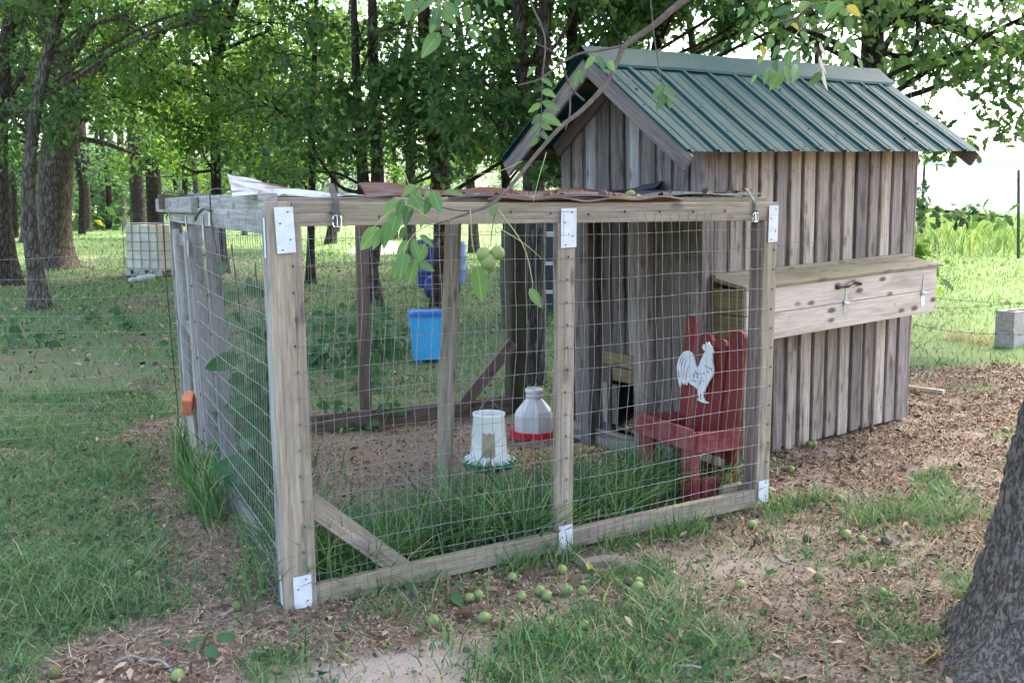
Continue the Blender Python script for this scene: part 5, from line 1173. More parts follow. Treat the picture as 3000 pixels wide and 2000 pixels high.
# sprays of the field oak hanging low right of the coop
def spray(T, pts, Y, n, rad, size, seed, matn='leaf_oak', shape=OAK2D):
    r = np.random.default_rng(seed); P = np.array(catmull([at_Y(x, y, Y) for x, y in pts], 10)); i = r.integers(0, len(P), n); Q = P[i] + r.normal(0, rad, (n, 3)) * [1, 1, .6] + [0, 0, -rad * .3]
    V, F = leaf_cloud(Q, size, shape, seed=seed); B = np.array(WM[T.name].translation); o = link('leaf_spray', fast_mesh('leaf_spray', V - B, F, MAT[matn]), T, WM[T.name]); o['kind'] = 'stuff'
FO = TREES[-1]
spray(FO, [(2085, 478), (2150, 482), (2220, 486), (2300, 498)], 9.9, 130, .09, .10, 61); spray(FO, [(2085, 555), (2105, 570), (2130, 585)], 9.9, 50, .10, .11, 62, 'leaf_bright'); spray(FO, [(2090, 590), (2120, 620), (2150, 645)], 9.8, 45, .09, .11, 63, 'leaf_bright')
spray(FO, [(2100, 370), (2140, 350), (2175, 345)], 9.9, 48, .08, .11, 64, 'leaf_bright'); spray(FO, [(2080, 250), (2130, 270), (2180, 300), (2215, 330)], 9.7, 85, .10, .11, 65); spray(FO, [(2090, 440), (2110, 452)], 9.9, 30, .06, .12, 66)
spray(FO, [(2250, 200), (2300, 260), (2340, 300), (2330, 220)], 9.6, 90, .12, .11, 67); spray(FO, [(2150, 100), (2250, 150), (2340, 170)], 9.6, 200, .2, .11, 68)
# further trees filling the wood
fr = np.random.default_rng(77)
FAR = [(200, 46, 'leaf_dark'), (225, 58, 'leaf_oak'), (60, 36, 'leaf_dark'), (-60, 32, 'leaf_oak'), (420, 50, 'leaf_bright'), (455, 34, 'leaf_bright'), (560, 42, 'leaf_bright'), (610, 30, 'leaf_oak'), (640, 52, 'leaf_haze_tint'), (760, 34, 'leaf_bright'), (900, 40, 'leaf_bright'), (930, 26, 'leaf_oak'), (1090, 30, 'leaf_bright'), (1170, 24, 'leaf_oak'), (1390, 26, 'leaf_oak'), (1620, 24, 'leaf_dark'), (1760, 22, 'leaf_oak'), (1880, 19, 'leaf_dark')]
TXT = ['among dark thin trunks at the far left', 'pale in the gap right of the big oak', 'behind the slim leaning tree', 'beyond the left edge trunk', 'in sunlit green above the caged tank', 'left of the forked tree', 'bright green right of the forked tree', 'dense between forked tree and sapling', 'in haze-tinted green between the two saplings', 'light green left of the twin trunk', 'sunlit right of the twin trunk', 'between twin trunk and reddish trunk', 'sunlit right of the reddish trunk', 'left behind the double grey trunks', 'behind the coop ridge peak', 'above the middle of the coop roof', 'above the right half of the coop roof', 'left of the field oak trunk']
for i, (qx, Y, lm) in enumerate(FAR):
    k = 1 / px_at(Y); w = fr.uniform(.12, .2) * k; xb = qx + fr.uniform(-6, 6); p = gY(xb, Y)
    qb = 784 - (math.tan(math.atan2(p[2] - CAMZ, Y) + PITCH)) * FPX / S
    ln = fr.uniform(-28, 28); qs = [(xb, qb, w), (xb + 3 + ln * .3, qb - .28 * (qb - 200), w * .75), (xb - 4 + ln * .6, 300, w * .62), (xb + ln + fr.uniform(-15, 15), 120, w * .5), (xb + ln * 1.6 + fr.uniform(-20, 20), -40, w * .35)]
    rx = fr.uniform(2.2, 3.4) if Y < 40 else fr.uniform(3.5, 5)
    zc = 1.58 + .193 * Y * fr.uniform(.55, .8) if qx < 1250 else 1.58 + .193 * Y * 1.0
    tree('woodland_tree', 'woodland tree ' + TXT[i], Y, qs, ['bark_oak', 'bark_dark', 'bark_light'][i % 3], lm, crown=[cr(qx, Y, zc + .6, rx, rx, 1.6 + .03 * Y, 13), cr(qx + fr.uniform(-60, 60), Y - 1, min(zc - .8, 3.4), rx * .9, rx * .6, 1.1, 10)], n=2900, size=.115 + .0022 * Y, seed=100 + i, twigs=8, group='woodland trees beyond the run')
# far wood that reads as one mass
r = np.random.default_rng(5); C = []; rad = []
for x in np.arange(-150, 40, 2.4):
    for _ in range(5):
        C.append((x + r.normal(0, 1.5), 92 + r.uniform(-6, 22) + .1 * abs(x), gz(x, 92) + r.uniform(.5, 5.5))); rad.append(r.uniform(1.6, 3.2))
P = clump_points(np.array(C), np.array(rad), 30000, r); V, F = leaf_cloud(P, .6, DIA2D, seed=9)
tag(link('distant_wood', fast_mesh('distant_wood', V, F, MAT['leaf_haze_tint'])), 'distant wood with haze-tinted leaves along the far edge of the pasture', 'wood', kind='stuff')  # no haze volume; the distance fade sits in the leaf colour
r = np.random.default_rng(6); C = []; rad = []
for _ in range(150):
    x = r.uniform(-60, -17); y = r.uniform(44, 74); C.append((x, y, gz(x, y) + r.uniform(.6, 4.5))); rad.append(r.uniform(1., 2.2))
P = clump_points(np.array(C), np.array(rad), 22000, r); V, F = leaf_cloud(P, .5, DIA2D, seed=10)
tag(link('undergrowth', fast_mesh('undergrowth', V, F, MAT['leaf_dark'])), 'dark undergrowth mass deep in the wood at the left', 'undergrowth', kind='stuff')
for i in range(9):
    qx = [186, 196, 208, 236, 248, 262, 403, 438, 30][i]; Y = [44, 47, 50, 55, 48, 60, 58, 63, 40][i]; p = gY(qx, Y)
    T = thing('thin_tree', 'thin bare trunk in the far left wood, ' + ['leftmost of the cluster by the big oak', 'second of the cluster by the big oak', 'third of the cluster by the big oak', 'fourth of the cluster by the big oak', 'fifth of the cluster by the big oak', 'last of the cluster by the big oak', 'just right of the two dark trunks', 'well right of the two dark trunks', 'left of the slim leaning tree'][i], 'tree', p, 'thin far trunks')
    V, F, _ = trunk_mb([p - UP * .2, p + np.array([.1, 0, 2.]), p + np.array([-.1, 0, 4.5]), p + np.array([.2, 0, 9])], [.16, .13, .11, .06], 8, i, flare=.15); world_part('trunk', V, F, MAT[['bark_dark', 'bark_oak'][i % 2]], T, True)

# ================================================================== THE WALNUT TREE (foreground right, crown overhead)
wb = np.array([1.83, 3.36, 0]); wb[2] = gz(wb[0], wb[1]); wal = thing('walnut_tree', 'black walnut tree with deeply furrowed grey bark in the right foreground', 'tree', wb)
nA, nZ = 240, 290; Vw = np.zeros((nZ, nA, 3)); zz = np.concatenate([np.linspace(-.12, 1.5, 240), np.linspace(1.52, 3.6, 50)]); A_ = np.linspace(0, 2 * math.pi, nA, endpoint=False)
for i, z in enumerate(zz):
    cx = wb[0] + .2 * max(z, 0) - .012 * max(z, 0) ** 2; cy = wb[1] + .03 * z
    rr = .235 - .018 * max(z, 0) + .19 * math.exp(-max(z, 0) / .12) * (.55 + .45 * np.sin(A_ * 3 + 2.6)) + .03 * math.exp(-max(z, -0.05) / .5)
    fx, fy = np.cos(A_), np.sin(A_)
    ridge = np.abs(fbm(fx * 8 + 9, fy * 8, z * 7.0, seed=71, o=3) - .5) * 2; ridge2 = np.abs(fbm(fx * 17 + 4, fy * 17, z * 19, seed=81, o=2) - .5) * 2
    rr = rr * (1 + .03 * np.sin(A_ * 2 + z)) + .022 * (np.clip(ridge * 2.4, 0, 1) - .5) + .010 * (np.clip(ridge2 * 2.2, 0, 1) - .5)
    Vw[i] = np.stack([cx + rr * fx, cy + rr * fy, np.full(nA, wb[2] + z)], 1)
ii = (np.arange(nZ - 1)[:, None] * nA + np.arange(nA)[None]); jj = (np.arange(nZ - 1)[:, None] * nA + (np.arange(nA)[None] + 1) % nA)
Fw = np.stack([ii.ravel(), jj.ravel(), jj.ravel() + nA, ii.ravel() + nA], 1); o = link('trunk', fast_mesh('trunk', Vw.reshape(-1, 3) - wb, Fw, MAT['bark_walnut'], True), wal, WM[wal.name])
top = Vw[-1].mean(0)
r = np.random.default_rng(55); C = []
for _ in range(46):
    a = r.uniform(0, 6.28); q = 4.6 * math.sqrt(r.uniform(0, 1)); C.append((1.2 + q * math.cos(a), 5.2 + q * math.sin(a), r.uniform(5.0, 8.2)))
C = np.array(C); C[:, 2] += np.clip(C[:, 1] - 7, 0, 5) * .25
m = MB()
for c in C[::3]: pl = catmull([top, (top + c) / 2 + r.normal(0, .3, 3), c], 4); m.tube(pl, list(np.linspace(.09, .015, len(pl))), 7)
o = m.build('twigs', MAT['bark_walnut'], wal, True); o['kind'] = 'stuff'
P = clump_points(C, np.full(len(C), 1.15), 26000, r); V, F = leaf_cloud(P, .17, DIA2D, seed=12); o = link('crown', fast_mesh('crown', V - wb, F, MAT['leaf_walnut']), wal, WM[wal.name]); o['kind'] = 'stuff'
# single leaflet shared by the hanging branches
lv = []; n_l = 9
for i in range(n_l):
    x = i / (n_l - 1); w = .222 * (math.sin(math.pi * min(1, x ** .8)) ** .8) * (1 - .25 * x) + (0 if i in (0, n_l - 1) else .012)
    for y in (-1, -.5, 0, .5, 1): lv.append((x, y * w, -.16 * x * x + .22 * abs(y * w) + .012 * math.sin(x * 22) * abs(y)))
lfc = [(i * 5 + k, i * 5 + k + 1, (i + 1) * 5 + k + 1, (i + 1) * 5 + k) for i in range(n_l - 1) for k in range(4)]
def leaflet_mat(name, a, b, dry=False):
    t = NT(name); oi = t.n('ObjectInfo'); tc = t.n('TexCoord'); sp = t.n('SeparateXYZ'); t.l(tc.outputs['Object'], sp.inputs[0]); ab = t.n('Math', operation='ABSOLUTE'); t.l(sp.outputs[1], ab.inputs[0])
    mm = t.n('Math', operation='MULTIPLY_ADD'); t.l(ab.outputs[0], mm.inputs[0]); mm.inputs[1].default_value = -1.1; t.l(sp.outputs[0], mm.inputs[2]); s2 = t.n('Math', operation='MULTIPLY'); t.l(mm.outputs[0], s2.inputs[0]); s2.inputs[1].default_value = 75; si = t.n('Math', operation='SINE'); t.l(s2.outputs[0], si.inputs[0])
    vein = t.ramp(si.outputs[0], [(.86, 0.), (1., .35)]); mid = t.ramp(ab.outputs[0], [(.006, .6), (.014, 0.)])
    c = t.ramp(oi.outputs['Random'], [(0, a), (1, b)]); v = t.coord((6, 6, 6)); n1 = t.noise(v, 1.2, 4, .6); c = t.mix(t.ramp(n1, [(.62, 0.), (.7, .7)]), c, (.20, .15, .05)); c = t.mix(vein, c, tuple(x * 1.5 for x in b)); c = t.mix(mid, c, tuple(x * 1.7 for x in b))
    t.base(c); t.rough(.42, .4); t.bump(si.outputs[0], .15, .02)
    tr = t.n('BsdfTranslucent'); hs = t.n('HueSaturation'); hs.inputs['Hue'].default_value = .48; hs.inputs['Value'].default_value = 1.5; t.l(c, hs.inputs['Color']); t.l(hs.outputs[0], tr.inputs[0]); mx = t.n('MixShader'); mx.inputs[0].default_value = .42; t.l(t.b.outputs[0], mx.inputs[1]); t.l(tr.outputs[0], mx.inputs[2]); t.l(mx.outputs[0], t.out.inputs[0]); MAT[name] = t.m
leaflet_mat('leaflet', (.075, .17, .05), (.15, .26, .075)); leaflet_mat('leaflet_dark', (.045, .115, .045), (.10, .19, .06)); leaflet_mat('leaflet_yellow', (.45, .36, .04), (.50, .42, .06)); leaflet_mat('leaflet_pale', (.40, .38, .30), (.46, .44, .36))
LME = {k: mesh_from('leaflet', lv, lfc, [MAT[k]], True) for k in ('leaflet', 'leaflet_dark', 'leaflet_yellow', 'leaflet_pale')}
def leaflet(parent, b, tpt, kind='leaflet', width=1.0, roll=None, name='leaflet'):
    b, tpt = V3(b), V3(tpt); x = tpt - b; L = x.length; x.normalize(); rs = random.Random(int(b.x * 9999 + b.z * 7777)); roll = rs.uniform(-.55, .55) if roll is None else roll
    n = Vector((0, -1, .35)); n = (n - x * n.dot(x)).normalized(); n = Matrix.Rotation(roll, 3, x) @ n; y = n.cross(x)
    M = Matrix(((x.x * L, y.x * L * width, n.x * L, b.x), (x.y * L, y.y * L * width, n.y * L, b.y), (x.z * L, y.z * L * width, n.z * L, b.z), (0, 0, 0, 1)))
    return link(name, LME[kind], parent, M)
def branch(pts, label=None, side=()):
    P = catmull([at_Y(x, y, Y) for x, y, Y, h in pts], 5); hw_ = catmull([np.array([h * .72 * px_at(Y)]) for x, y, Y, h in pts], 5)
    br = link('branch', None, wal, Matrix.Translation(V3(P[0]))); m = MB(); m.tube(P, [float(h[0]) for h in hw_], 8)
    for k in range(3, len(P) - 2, 5): m.tube([P[k], P[k] + rng.normal(0, .012, 3)], [.005, .003], 5)
    m.build('stem', MAT['bark_stick'], br, True)
    for s_ in side:
        mm = MB(); col = s_[0]; PP = catmull([at_Y(x, y, Y) for x, y, Y in s_[2:]], 4); mm.tube(PP, list(np.linspace(s_[1], s_[1] * .5, len(PP))), 6); mm.build('twig' if col == 'bark_stick' else 'leaf_stalk', MAT[col], br, True)
    if label: br['label'] = label
    return br
simple('stalk_green', (.30, .34, .10), .6, .3, col2=(.40, .36, .16), nscale=12)
def rg2(x, y): return 784 + x * .29995, 376.3 + .29995 * y
def rg4(x, y): return 1136.8 + .29995 * x, 78.4 + .29995 * y
def rgt(x, y): return 627.2 + .3 * x, .3 * y
def rg3(x, y): return 1724.8 + .26667 * x, .26667 * y
b1 = branch([(2150, -330, 3.7, 16), (1800, -150, 4.0, 14), (1640, -45, 4.1, 12), (1560, 10, 4.05, 11), (1500, 60, 4.0, 10), (1437, 104, 3.9, 9), (1418, 142, 3.85, 8), (1390, 195, 3.8, 8), (1340, 250, 3.7, 7.5), (1290, 290, 3.6, 7), (1240, 345, 3.5, 6.5), (1200, 395, 3.45, 6), (1165, 436, 3.4, 5.5), (1130, 468, 3.35, 5), (1075, 490, 3.3, 4), (1000, 515, 3.25, 3)], 'long bare grey branch arching down over the coop to the front rail',
  side=[('bark_stick', .006, (1437, 104, 3.9), (1380, 116, 3.85), (1330, 124, 3.8), (1290, 146, 3.75), (1240, 182, 3.7), (1190, 196, 3.65)), ('bark_stick', .005, (1342, 232, 3.7), (1310, 200, 3.7), (1292, 150, 3.65), (1270, 120, 3.6), (1225, 98, 3.6)), ('bark_stick', .004, (1308, 192, 3.7), (1309, 260, 3.65), (1298, 300, 3.6)), ('bark_stick', .004, (1155, 442, 3.4), (1100, 480, 3.36), (1030, 480, 3.32), (960, 455, 3.3)), ('bark_stick', .003, (1142, 470, 3.35), (1135, 500, 3.3), (1130, 530, 3.25), (1127, 565, 3.22)),
        ('stalk_green', .002, (1140, 475, 3.35), (1200, 560, 3.32), (1222, 640, 3.3), (1222, 668, 3.3)), ('stalk_green', .0018, (1140, 520, 3.3), (1205, 560, 3.3), (1245, 595, 3.3)), ('stalk_green', .002, (1080, 480, 3.3), (1085, 560, 3.3), (1098, 612, 3.3)), ('stalk_green', .0022, (975, 510, 3.27), (955, 470, 3.26), (930, 400, 3.26), (915, 370, 3.26)), ('stalk_green', .0022, (1000, 512, 3.26), (960, 530, 3.24), (930, 570, 3.22), (925, 620, 3.2)), ('stalk_green', .0022, (985, 500, 3.26), (930, 470, 3.24), (880, 500, 3.22), (850, 535, 3.2)), ('stalk_green', .002, (1255, 350, 3.5), (1235, 420, 3.5), (1225, 465, 3.5)), ('stalk_green', .002, (1200, 370, 3.5), (1150, 392, 3.5), (1090, 402, 3.5))])
for bb, tt in (((560, 160), (480, 230)), ((430, 270), (335, 375)), ((480, 270), (425, 385)), ((600, 200), (520, 335)), ((520, 300), (495, 435)), ((650, 200), (690, 315)), ((700, 210), (745, 335)), ((790, 210), (905, 222)), ((430, 365), (375, 545)), ((290, 485), (160, 630)), ((300, 500), (258, 625)), ((355, 435), (325, 612)), ((490, 480), (455, 565)), ((640, 420), (605, 475)), ((600, 545), (695, 612)), ((545, 570), (585, 725)), ((505, 585), (440, 695)), ((640, 610), (588, 745)), ((485, 680), (450, 835)), ((512, 690), (498, 775)), ((575, 740), (515, 888)), ((432, 740), (408, 845)), ((495, 830), (415, 905)), ((590, 750), (685, 805)), ((1040, 780), (1075, 1015)), ((1440, 955), (1522, 1075)), ((1190, 320), (1148, 385)), ((560, 250), (610, 330)), ((610, 240), (570, 350)), ((680, 250), (650, 360))):
    q0, q1 = rg2(*bb), rg2(*tt); Y = 3.25 + random.uniform(-.05, .06); leaflet(b1, at_Y(*q0, Y), at_Y(q0[0] + (q1[0] - q0[0]) * 1.22, q0[1] + (q1[1] - q0[1]) * 1.22, Y - random.uniform(-.02, .05)), 'leaflet' if random.random() < .7 else 'leaflet_dark', random.uniform(.95, 1.25))
b2 = branch([(1190, -60, 3.6, 3), (1225, 20, 3.6, 3), (1252, 90, 3.55, 2.5), (1246, 180, 3.5, 2), (1243, 260, 3.5, 1.5), (1240, 325, 3.5, 1.2)], 'thin leafy twig hanging left of the coop gable')
for bb, tt in (((360, 430), (460, 470)), ((360, 520), (508, 578)), ((350, 530), (253, 602)), ((350, 610), (278, 692)), ((360, 620), (505, 692)), ((350, 690), (442, 732)), ((340, 690), (278, 765)), ((350, 750), (418, 818)), ((330, 790), (272, 865)), ((640, 270), (672, 372)), ((630, 290), (606, 395)), ((790, 170), (852, 295)), ((760, 170), (688, 262)), ((870, 210), (908, 275)), ((360, 340), (440, 390)), ((310, 250), (240, 320))):
    q0, q1 = rg4(*bb), rg4(*tt); Y = 3.5 + random.uniform(-.06, .06); leaflet(b2, at_Y(*q0, Y), at_Y(*q1, Y - random.uniform(-.02, .05)), 'leaflet' if random.random() < .5 else 'leaflet_dark', random.uniform(.9, 1.1))
b2b = branch([(1490, -50, 3.7, 2), (1500, 60, 3.7, 2), (1512, 150, 3.68, 1.5), (1522, 200, 3.65, 1.2)], 'thin twig with four leaflets hanging before the green roof')
for bb, tt in (((1290, 390), (1208, 505)), ((1310, 400), (1382, 492)), ((1310, 460), (1238, 575)), ((1330, 490), (1342, 562))):
    q0, q1 = rg4(*bb), rg4(*tt); leaflet(b2b, at_Y(*q0, 3.65), at_Y(*q1, 3.62), 'leaflet_dark', 1.0)
b3 = branch([(1200, -130, 3.1, 4), (1080, -60, 3.1, 3.5), (1020, -10, 3.05, 2.5), (1008, 40, 3.0, 2), (1000, 90, 3.0, 1.2)], 'leafy twig hanging at the top centre')
for bb, tt in (((1270, 60), (1228, 175)), ((1262, 130), (1208, 235)), ((1272, 250), (1138, 435)), ((1290, 80), (1402, 185)), ((1290, 200), (1385, 295)), ((1310, 20), (1425, 112)), ((1230, 0), (1100, 82)), ((1480, 40), (1482, 195)), ((1500, 190), (1585, 245)), ((1490, 240), (1585, 325)), ((1060, 0), (1018, 155)), ((1150, 0), (1088, 62)), ((1270, 0), (1258, 75)), ((1560, 30), (1582, 115)), ((1440, -30), (1390, 60)), ((1240, 180), (1200, 260)), ((1620, -20), (1650, 60)), ((1700, -30), (1760, 40))):
    q0, q1 = rgt(*bb), rgt(*tt); Y = 3.0 + random.uniform(-.06, .06); leaflet(b3, at_Y(*q0, Y), at_Y(*q1, Y - random.uniform(-.02, .05)), 'leaflet' if random.random() < .35 else 'leaflet_dark', random.uniform(.95, 1.2))
b4 = branch([(1990, -170, 3.7, 7), (1900, -60, 3.8, 6), (1866, 0, 3.8, 5), (1853, 21, 3.8, 4.5), (1826, 43, 3.8, 4), (1789, 51, 3.78, 3), (1750, 58, 3.75, 2)], 'leafy branch with yellowing leaflets over the roof ridge', side=[('bark_stick', .005, (1829, 44, 3.8), (1842, 64, 3.78), (1869, 71, 3.77), (1909, 72, 3.75)), ('stalk_green', .002, (1842, 64, 3.78), (1812, 100, 3.75), (1800, 150, 3.74)), ('stalk_green', .002, (1869, 71, 3.78), (1935, 92, 3.75), (1960, 130, 3.74)), ('stalk_green', .002, (1860, 10, 3.78), (1910, 5, 3.75), (1955, 20, 3.74))])
rs = random.Random(4)
L4 = [((290, 60), (248, 132)), ((350, 70), (190, 122)), ((800, 10), (590, 172)), ((790, 60), (802, 132)), ((840, 140), (852, 272)), ((820, 330), (922, 412)), ((760, 350), (718, 455)), ((790, 360), (768, 495)), ((830, 430), (798, 555)), ((870, 480), (858, 572)), ((920, 500), (975, 605)), ((330, 310), (298, 385)), ((430, 270), (502, 352)), ((450, 370), (375, 405)), ((560, 350), (498, 392)), ((340, 430), (308, 565)), ((390, 420), (435, 555)), ((330, 550), (275, 655)), ((290, 560), (345, 722)), ((400, 560), (378, 695)), ((200, 520), (222, 625)), ((260, 620), (175, 755)), ((50, 640), (-5, 722)), ((150, 590), (118, 705)), ((610, 620), (498, 745)), ((150, 100), (80, 180)), ((240, 190), (150, 250)), ((60, 160), (10, 240)), ((480, 10), (430, 80)), ((640, 60), (600, 140)), ((700, 20), (640, 100)), ((560, 20), (600, 90)), ((20, 300), (-30, 390)), ((180, 330), (150, 420)), ((680, 320), (640, 400)), ((250, 400), (200, 470)), ((100, 480), (60, 560)), ((880, 60), (820, 120)), ((350, 150), (300, 230)), ((420, 120), (470, 200)), ((-60, 60), (-120, 150)), ((-20, 180), (-90, 250)), ((120, 20), (60, 90))]
for bb, tt in L4:
    q0, q1 = rg3(*bb), rg3(*tt); Y = 3.78 + rs.uniform(-.12, .12); leaflet(b4, at_Y(*q0, Y), at_Y(*q1, Y - rs.uniform(-.02, .06)), 'leaflet' if rs.random() < .75 else 'leaflet_dark', rs.uniform(.95, 1.3))
for bb, tt in (((830, 50), (945, 135)), ((360, 200), (412, 252)), ((95, 390), (120, 495))): leaflet(b4, at_Y(*rg3(*bb), 3.72), at_Y(*rg3(*tt), 3.7), 'leaflet_yellow', 1.3)
for bb, tt in (((595, 360), (640, 505)), ((590, 480), (630, 640)), ((620, 600), (640, 785))): leaflet(b4, at_Y(*rg3(*bb), 3.7), at_Y(*rg3(*tt), 3.69), 'leaflet_pale', .6, 1.2)
for (qx, qy, lb) in ((1111, 584, 'left of the three green walnuts hanging in front of the mesh'), (1143, 579, 'right of the three green walnuts hanging in front of the mesh'), (1122, 602, 'lowest of the three green walnuts hanging in front of the mesh')):
    walnut(at_Y(qx, qy, 3.2) - UP * .024, 'green', lb, r=.0245, group='walnuts hanging on the branch', sink=0)

# ================================================================== WEEDS
LME['leaf_weed'] = mesh_from('weed_leaf', [(x, y * 1.25, z) for x, y, z in lv], lfc, [MAT['leaf_weed']], True)
def weed(base, h, nst, nl, size, label, seed, spread=.3, group='leafy weeds around the run', lowest=.15, cat='weed'):
    r = np.random.default_rng(seed); base = np.array(base, float); W = thing('leafy_weed', label, cat, base, group)
    simple('weed_stem_%d' % seed, (.10, .13, .05), .6, .3)
    for s_ in range(nst):
        a = r.uniform(0, 6.28); tip = base + np.array([math.cos(a) * spread * r.uniform(.3, 1), math.sin(a) * spread * r.uniform(.3, 1), h * r.uniform(.7, 1)]); P = catmull([base + r.normal(0, .03, 3) * [1, 1, 0], (base + tip) / 2 + r.normal(0, .05, 3), tip], 6)
        m = MB(); m.tube(P, list(np.linspace(.009, .003, len(P))), 6); m.build('stem', MAT['weed_stem_%d' % seed], W)
        for k in range(nl):
            f = lowest + (1 - lowest) * (k + r.uniform(0, .8)) / nl; p = P[min(len(P) - 1, int(f * (len(P) - 1)))]; a2 = r.uniform(0, 6.28); L = size * r.uniform(.6, 1.15) * (1.15 - .4 * f)
            d = np.array([math.cos(a2), math.sin(a2), r.uniform(-.65, .25)]); leaflet(W, p + d * .03, p + d * L, 'leaf_weed', r.uniform(.85, 1.2), r.uniform(-.5, .5), 'leaf')
    return W
pw = at_Y(588, 700, 5.0); weed([pw[0], pw[1], gz(pw[0], pw[1])], 1.40, 4, 18, .22, 'tall leafy pokeweed growing inside the left mesh', 31, .14, lowest=.1)
for i, (qx, qy, h, ns, nl, sz, lb) in enumerate([(745, 850, .78, 4, 9, .2, 'broad leafy bush right of the near corner post, behind the run'), (790, 845, .7, 4, 8, .2, 'broad leafy bush left of the brown back post'), (880, 835, .75, 4, 9, .2, 'broad leafy bush between the brown post and the blue tote'), (925, 815, .5, 3, 8, .16, 'low leafy bush touching the blue tote'), (835, 905, .45, 3, 8, .17, 'dark leafy weed at the foot of the brown back post'), (870, 990, .3, 3, 7, .15, 'low dark weed inside the run by the back rail'), (790, 985, .28, 3, 7, .15, 'low dark weed inside the run left of the back post'), (1240, 760, .35, 3, 6, .12, 'small weed beside the thick grey fence post'), (560, 1120, .5, 4, 8, .16, 'dark weed at the inside foot of the left mesh'), (590, 1000, .7, 4, 9, .18, 'dark leafy weed behind the left mesh below the pokeweed')]):
    p = on_g(qx, qy); weed(p, h, ns, nl, sz, lb, 200 + i, .3 * h + .12)
for i, (qx, qy, h, lb) in enumerate([(330, 930, .12, 'flat broad leaves in the lawn left of the gate'), (200, 745, .4, 'drooping weed clump at left in the leaf litter'), (290, 760, .4, 'drooping weed clump just below the caged tank'), (110, 795, .35, 'weed clump in the litter near the slim leaning tree'), (20, 800, .4, 'weed clump at the left edge behind the wire fence'), (445, 1490, .13, 'small broad-leaved seedling on the soil at the lower left'), (1003, 1360, .15, 'small bright seedling in front of the bottom rail'), (430, 830, .35, 'weed clump just left of the gate beyond the fence')]):
    p = on_g(qx, qy); weed(p, h, 3 if h > .2 else 2, 6 if h > .2 else 5, .17 if h > .2 else .10, lb, 230 + i, .13, 'small weeds in the grass', .2)

# ================================================================== GRASS AND LITTER
def blades(x, y, h, w, lean, r, bend=.5, z=None):
    n = len(x); z = g(x, y) - .006 if z is None else z; a = r.uniform(0, 6.28, n); b = r.uniform(0, 6.28, n)
    d = np.stack([np.cos(a), np.sin(a), np.zeros(n)], 1); s_ = np.stack([np.cos(b), np.sin(b), np.zeros(n)], 1); B = np.stack([x, y, z], 1)
    L = lean * r.uniform(.2, 1.3, n); up = np.array([0, 0, 1.])
    def pt(f): return B + up * (h * f * (1 - .25 * bend * f * L / (lean + 1e-6)))[:, None] + d * (h * L * f ** (1 + bend))[:, None]
    p0, p1, p2, p3 = pt(0.), pt(.38), pt(.72), pt(1.); hw_ = (w / 2)[:, None] * s_
    V = np.stack([p0 - hw_, p0 + hw_, p1 - hw_ * .9, p1 + hw_ * .9, p2 - hw_ * .6, p2 + hw_ * .6, p3 - hw_ * .06, p3 + hw_ * .06], 1).reshape(-1, 3)
    o = np.arange(n)[:, None] * 8; F = np.concatenate([o + [0, 1, 3, 2], o + [2, 3, 5, 4], o + [4, 5, 7, 6]], 1).reshape(-1, 4); return V, F
def field_pts(x0, x1, y0, y1, n, r, power=1.0, mode='grass'):
    x = r.uniform(x0, x1, n); y = r.uniform(y0, y1, n); k = (np.abs(x) < .58 * y + .9)
    x, y = x[k], y[k]; gr, sd, fl = cover(x, y); keep = r.uniform(0, 1, len(x)) < gr ** power
    # keep blades out of the coop and trunk
    i = (x - HA[0]) * hu[0] + (y - HA[1]) * hu[1]; j = (x - HA[0]) * hv[0] + (y - HA[1]) * hv[1]; keep &= ~((i > -.03) & (i < HL + .03) & (j > -.04) & (j < HG + .04)); keep &= np.hypot(x - wb[0], y - wb[1]) > .3
    return x[keep], y[keep], gr[keep], fl[keep]
def grass_obj(name, label, parts, mat):
    Vs = []; Fs = []; o = 0
    for V, F in parts: Vs.append(V); Fs.append(F + o); o += len(V)
    return tag(link(name, fast_mesh(name, np.concatenate(Vs), np.concatenate(Fs), MAT[mat])), label, 'grass', kind='stuff')
r = np.random.default_rng(90)
# lawn and scattered tufts close to the camera
x, y, gr, fl = field_pts(-4.5, 4.5, 2.4, 8.5, 300000, r, 1.1)
dl = -((x - N0[0]) * -nL[0] + (y - N0[1]) * -nL[1]); df = (x - N0[0]) * nF[0] + (y - N0[1]) * nF[1]; ins = (dl < 0) & (df < 0)
x, y = x[~ins], y[~ins]; n_ = len(x); tall = fbm(x * 1.7, y * 1.7, seed=51, o=3)
h = r.uniform(.022, .075, n_) * (.6 + 1.1 * tall); p1_ = blades(x, y, h, r.uniform(.0025, .0052, n_), 1.2, r)
# crabgrass: longer arching blades
k = r.uniform(0, 1, n_) < .22 * (tall > .47); p2_ = blades(x[k], y[k], r.uniform(.06, .16, k.sum()), r.uniform(.004, .008, k.sum()), 1.2, r, .9)
grass_obj('lawn_grass', 'short green lawn grass with bare patches around the run', [p1_, p2_], 'grass_blade')
# broad clover-like leaves low in the lawn
k = r.uniform(0, 1, n_) < .10; P = np.stack([x[k], y[k], g(x[k], y[k]) + r.uniform(.008, .035, k.sum())], 1); V, F = leaf_cloud(P, .026, ROUND2D, up=1.6, seed=3); tag(link('ground_ivy', fast_mesh('ground_ivy', V, F, MAT['leaf_weed'])), 'small round leaves of ground cover in the lawn', 'ground cover', kind='stuff')
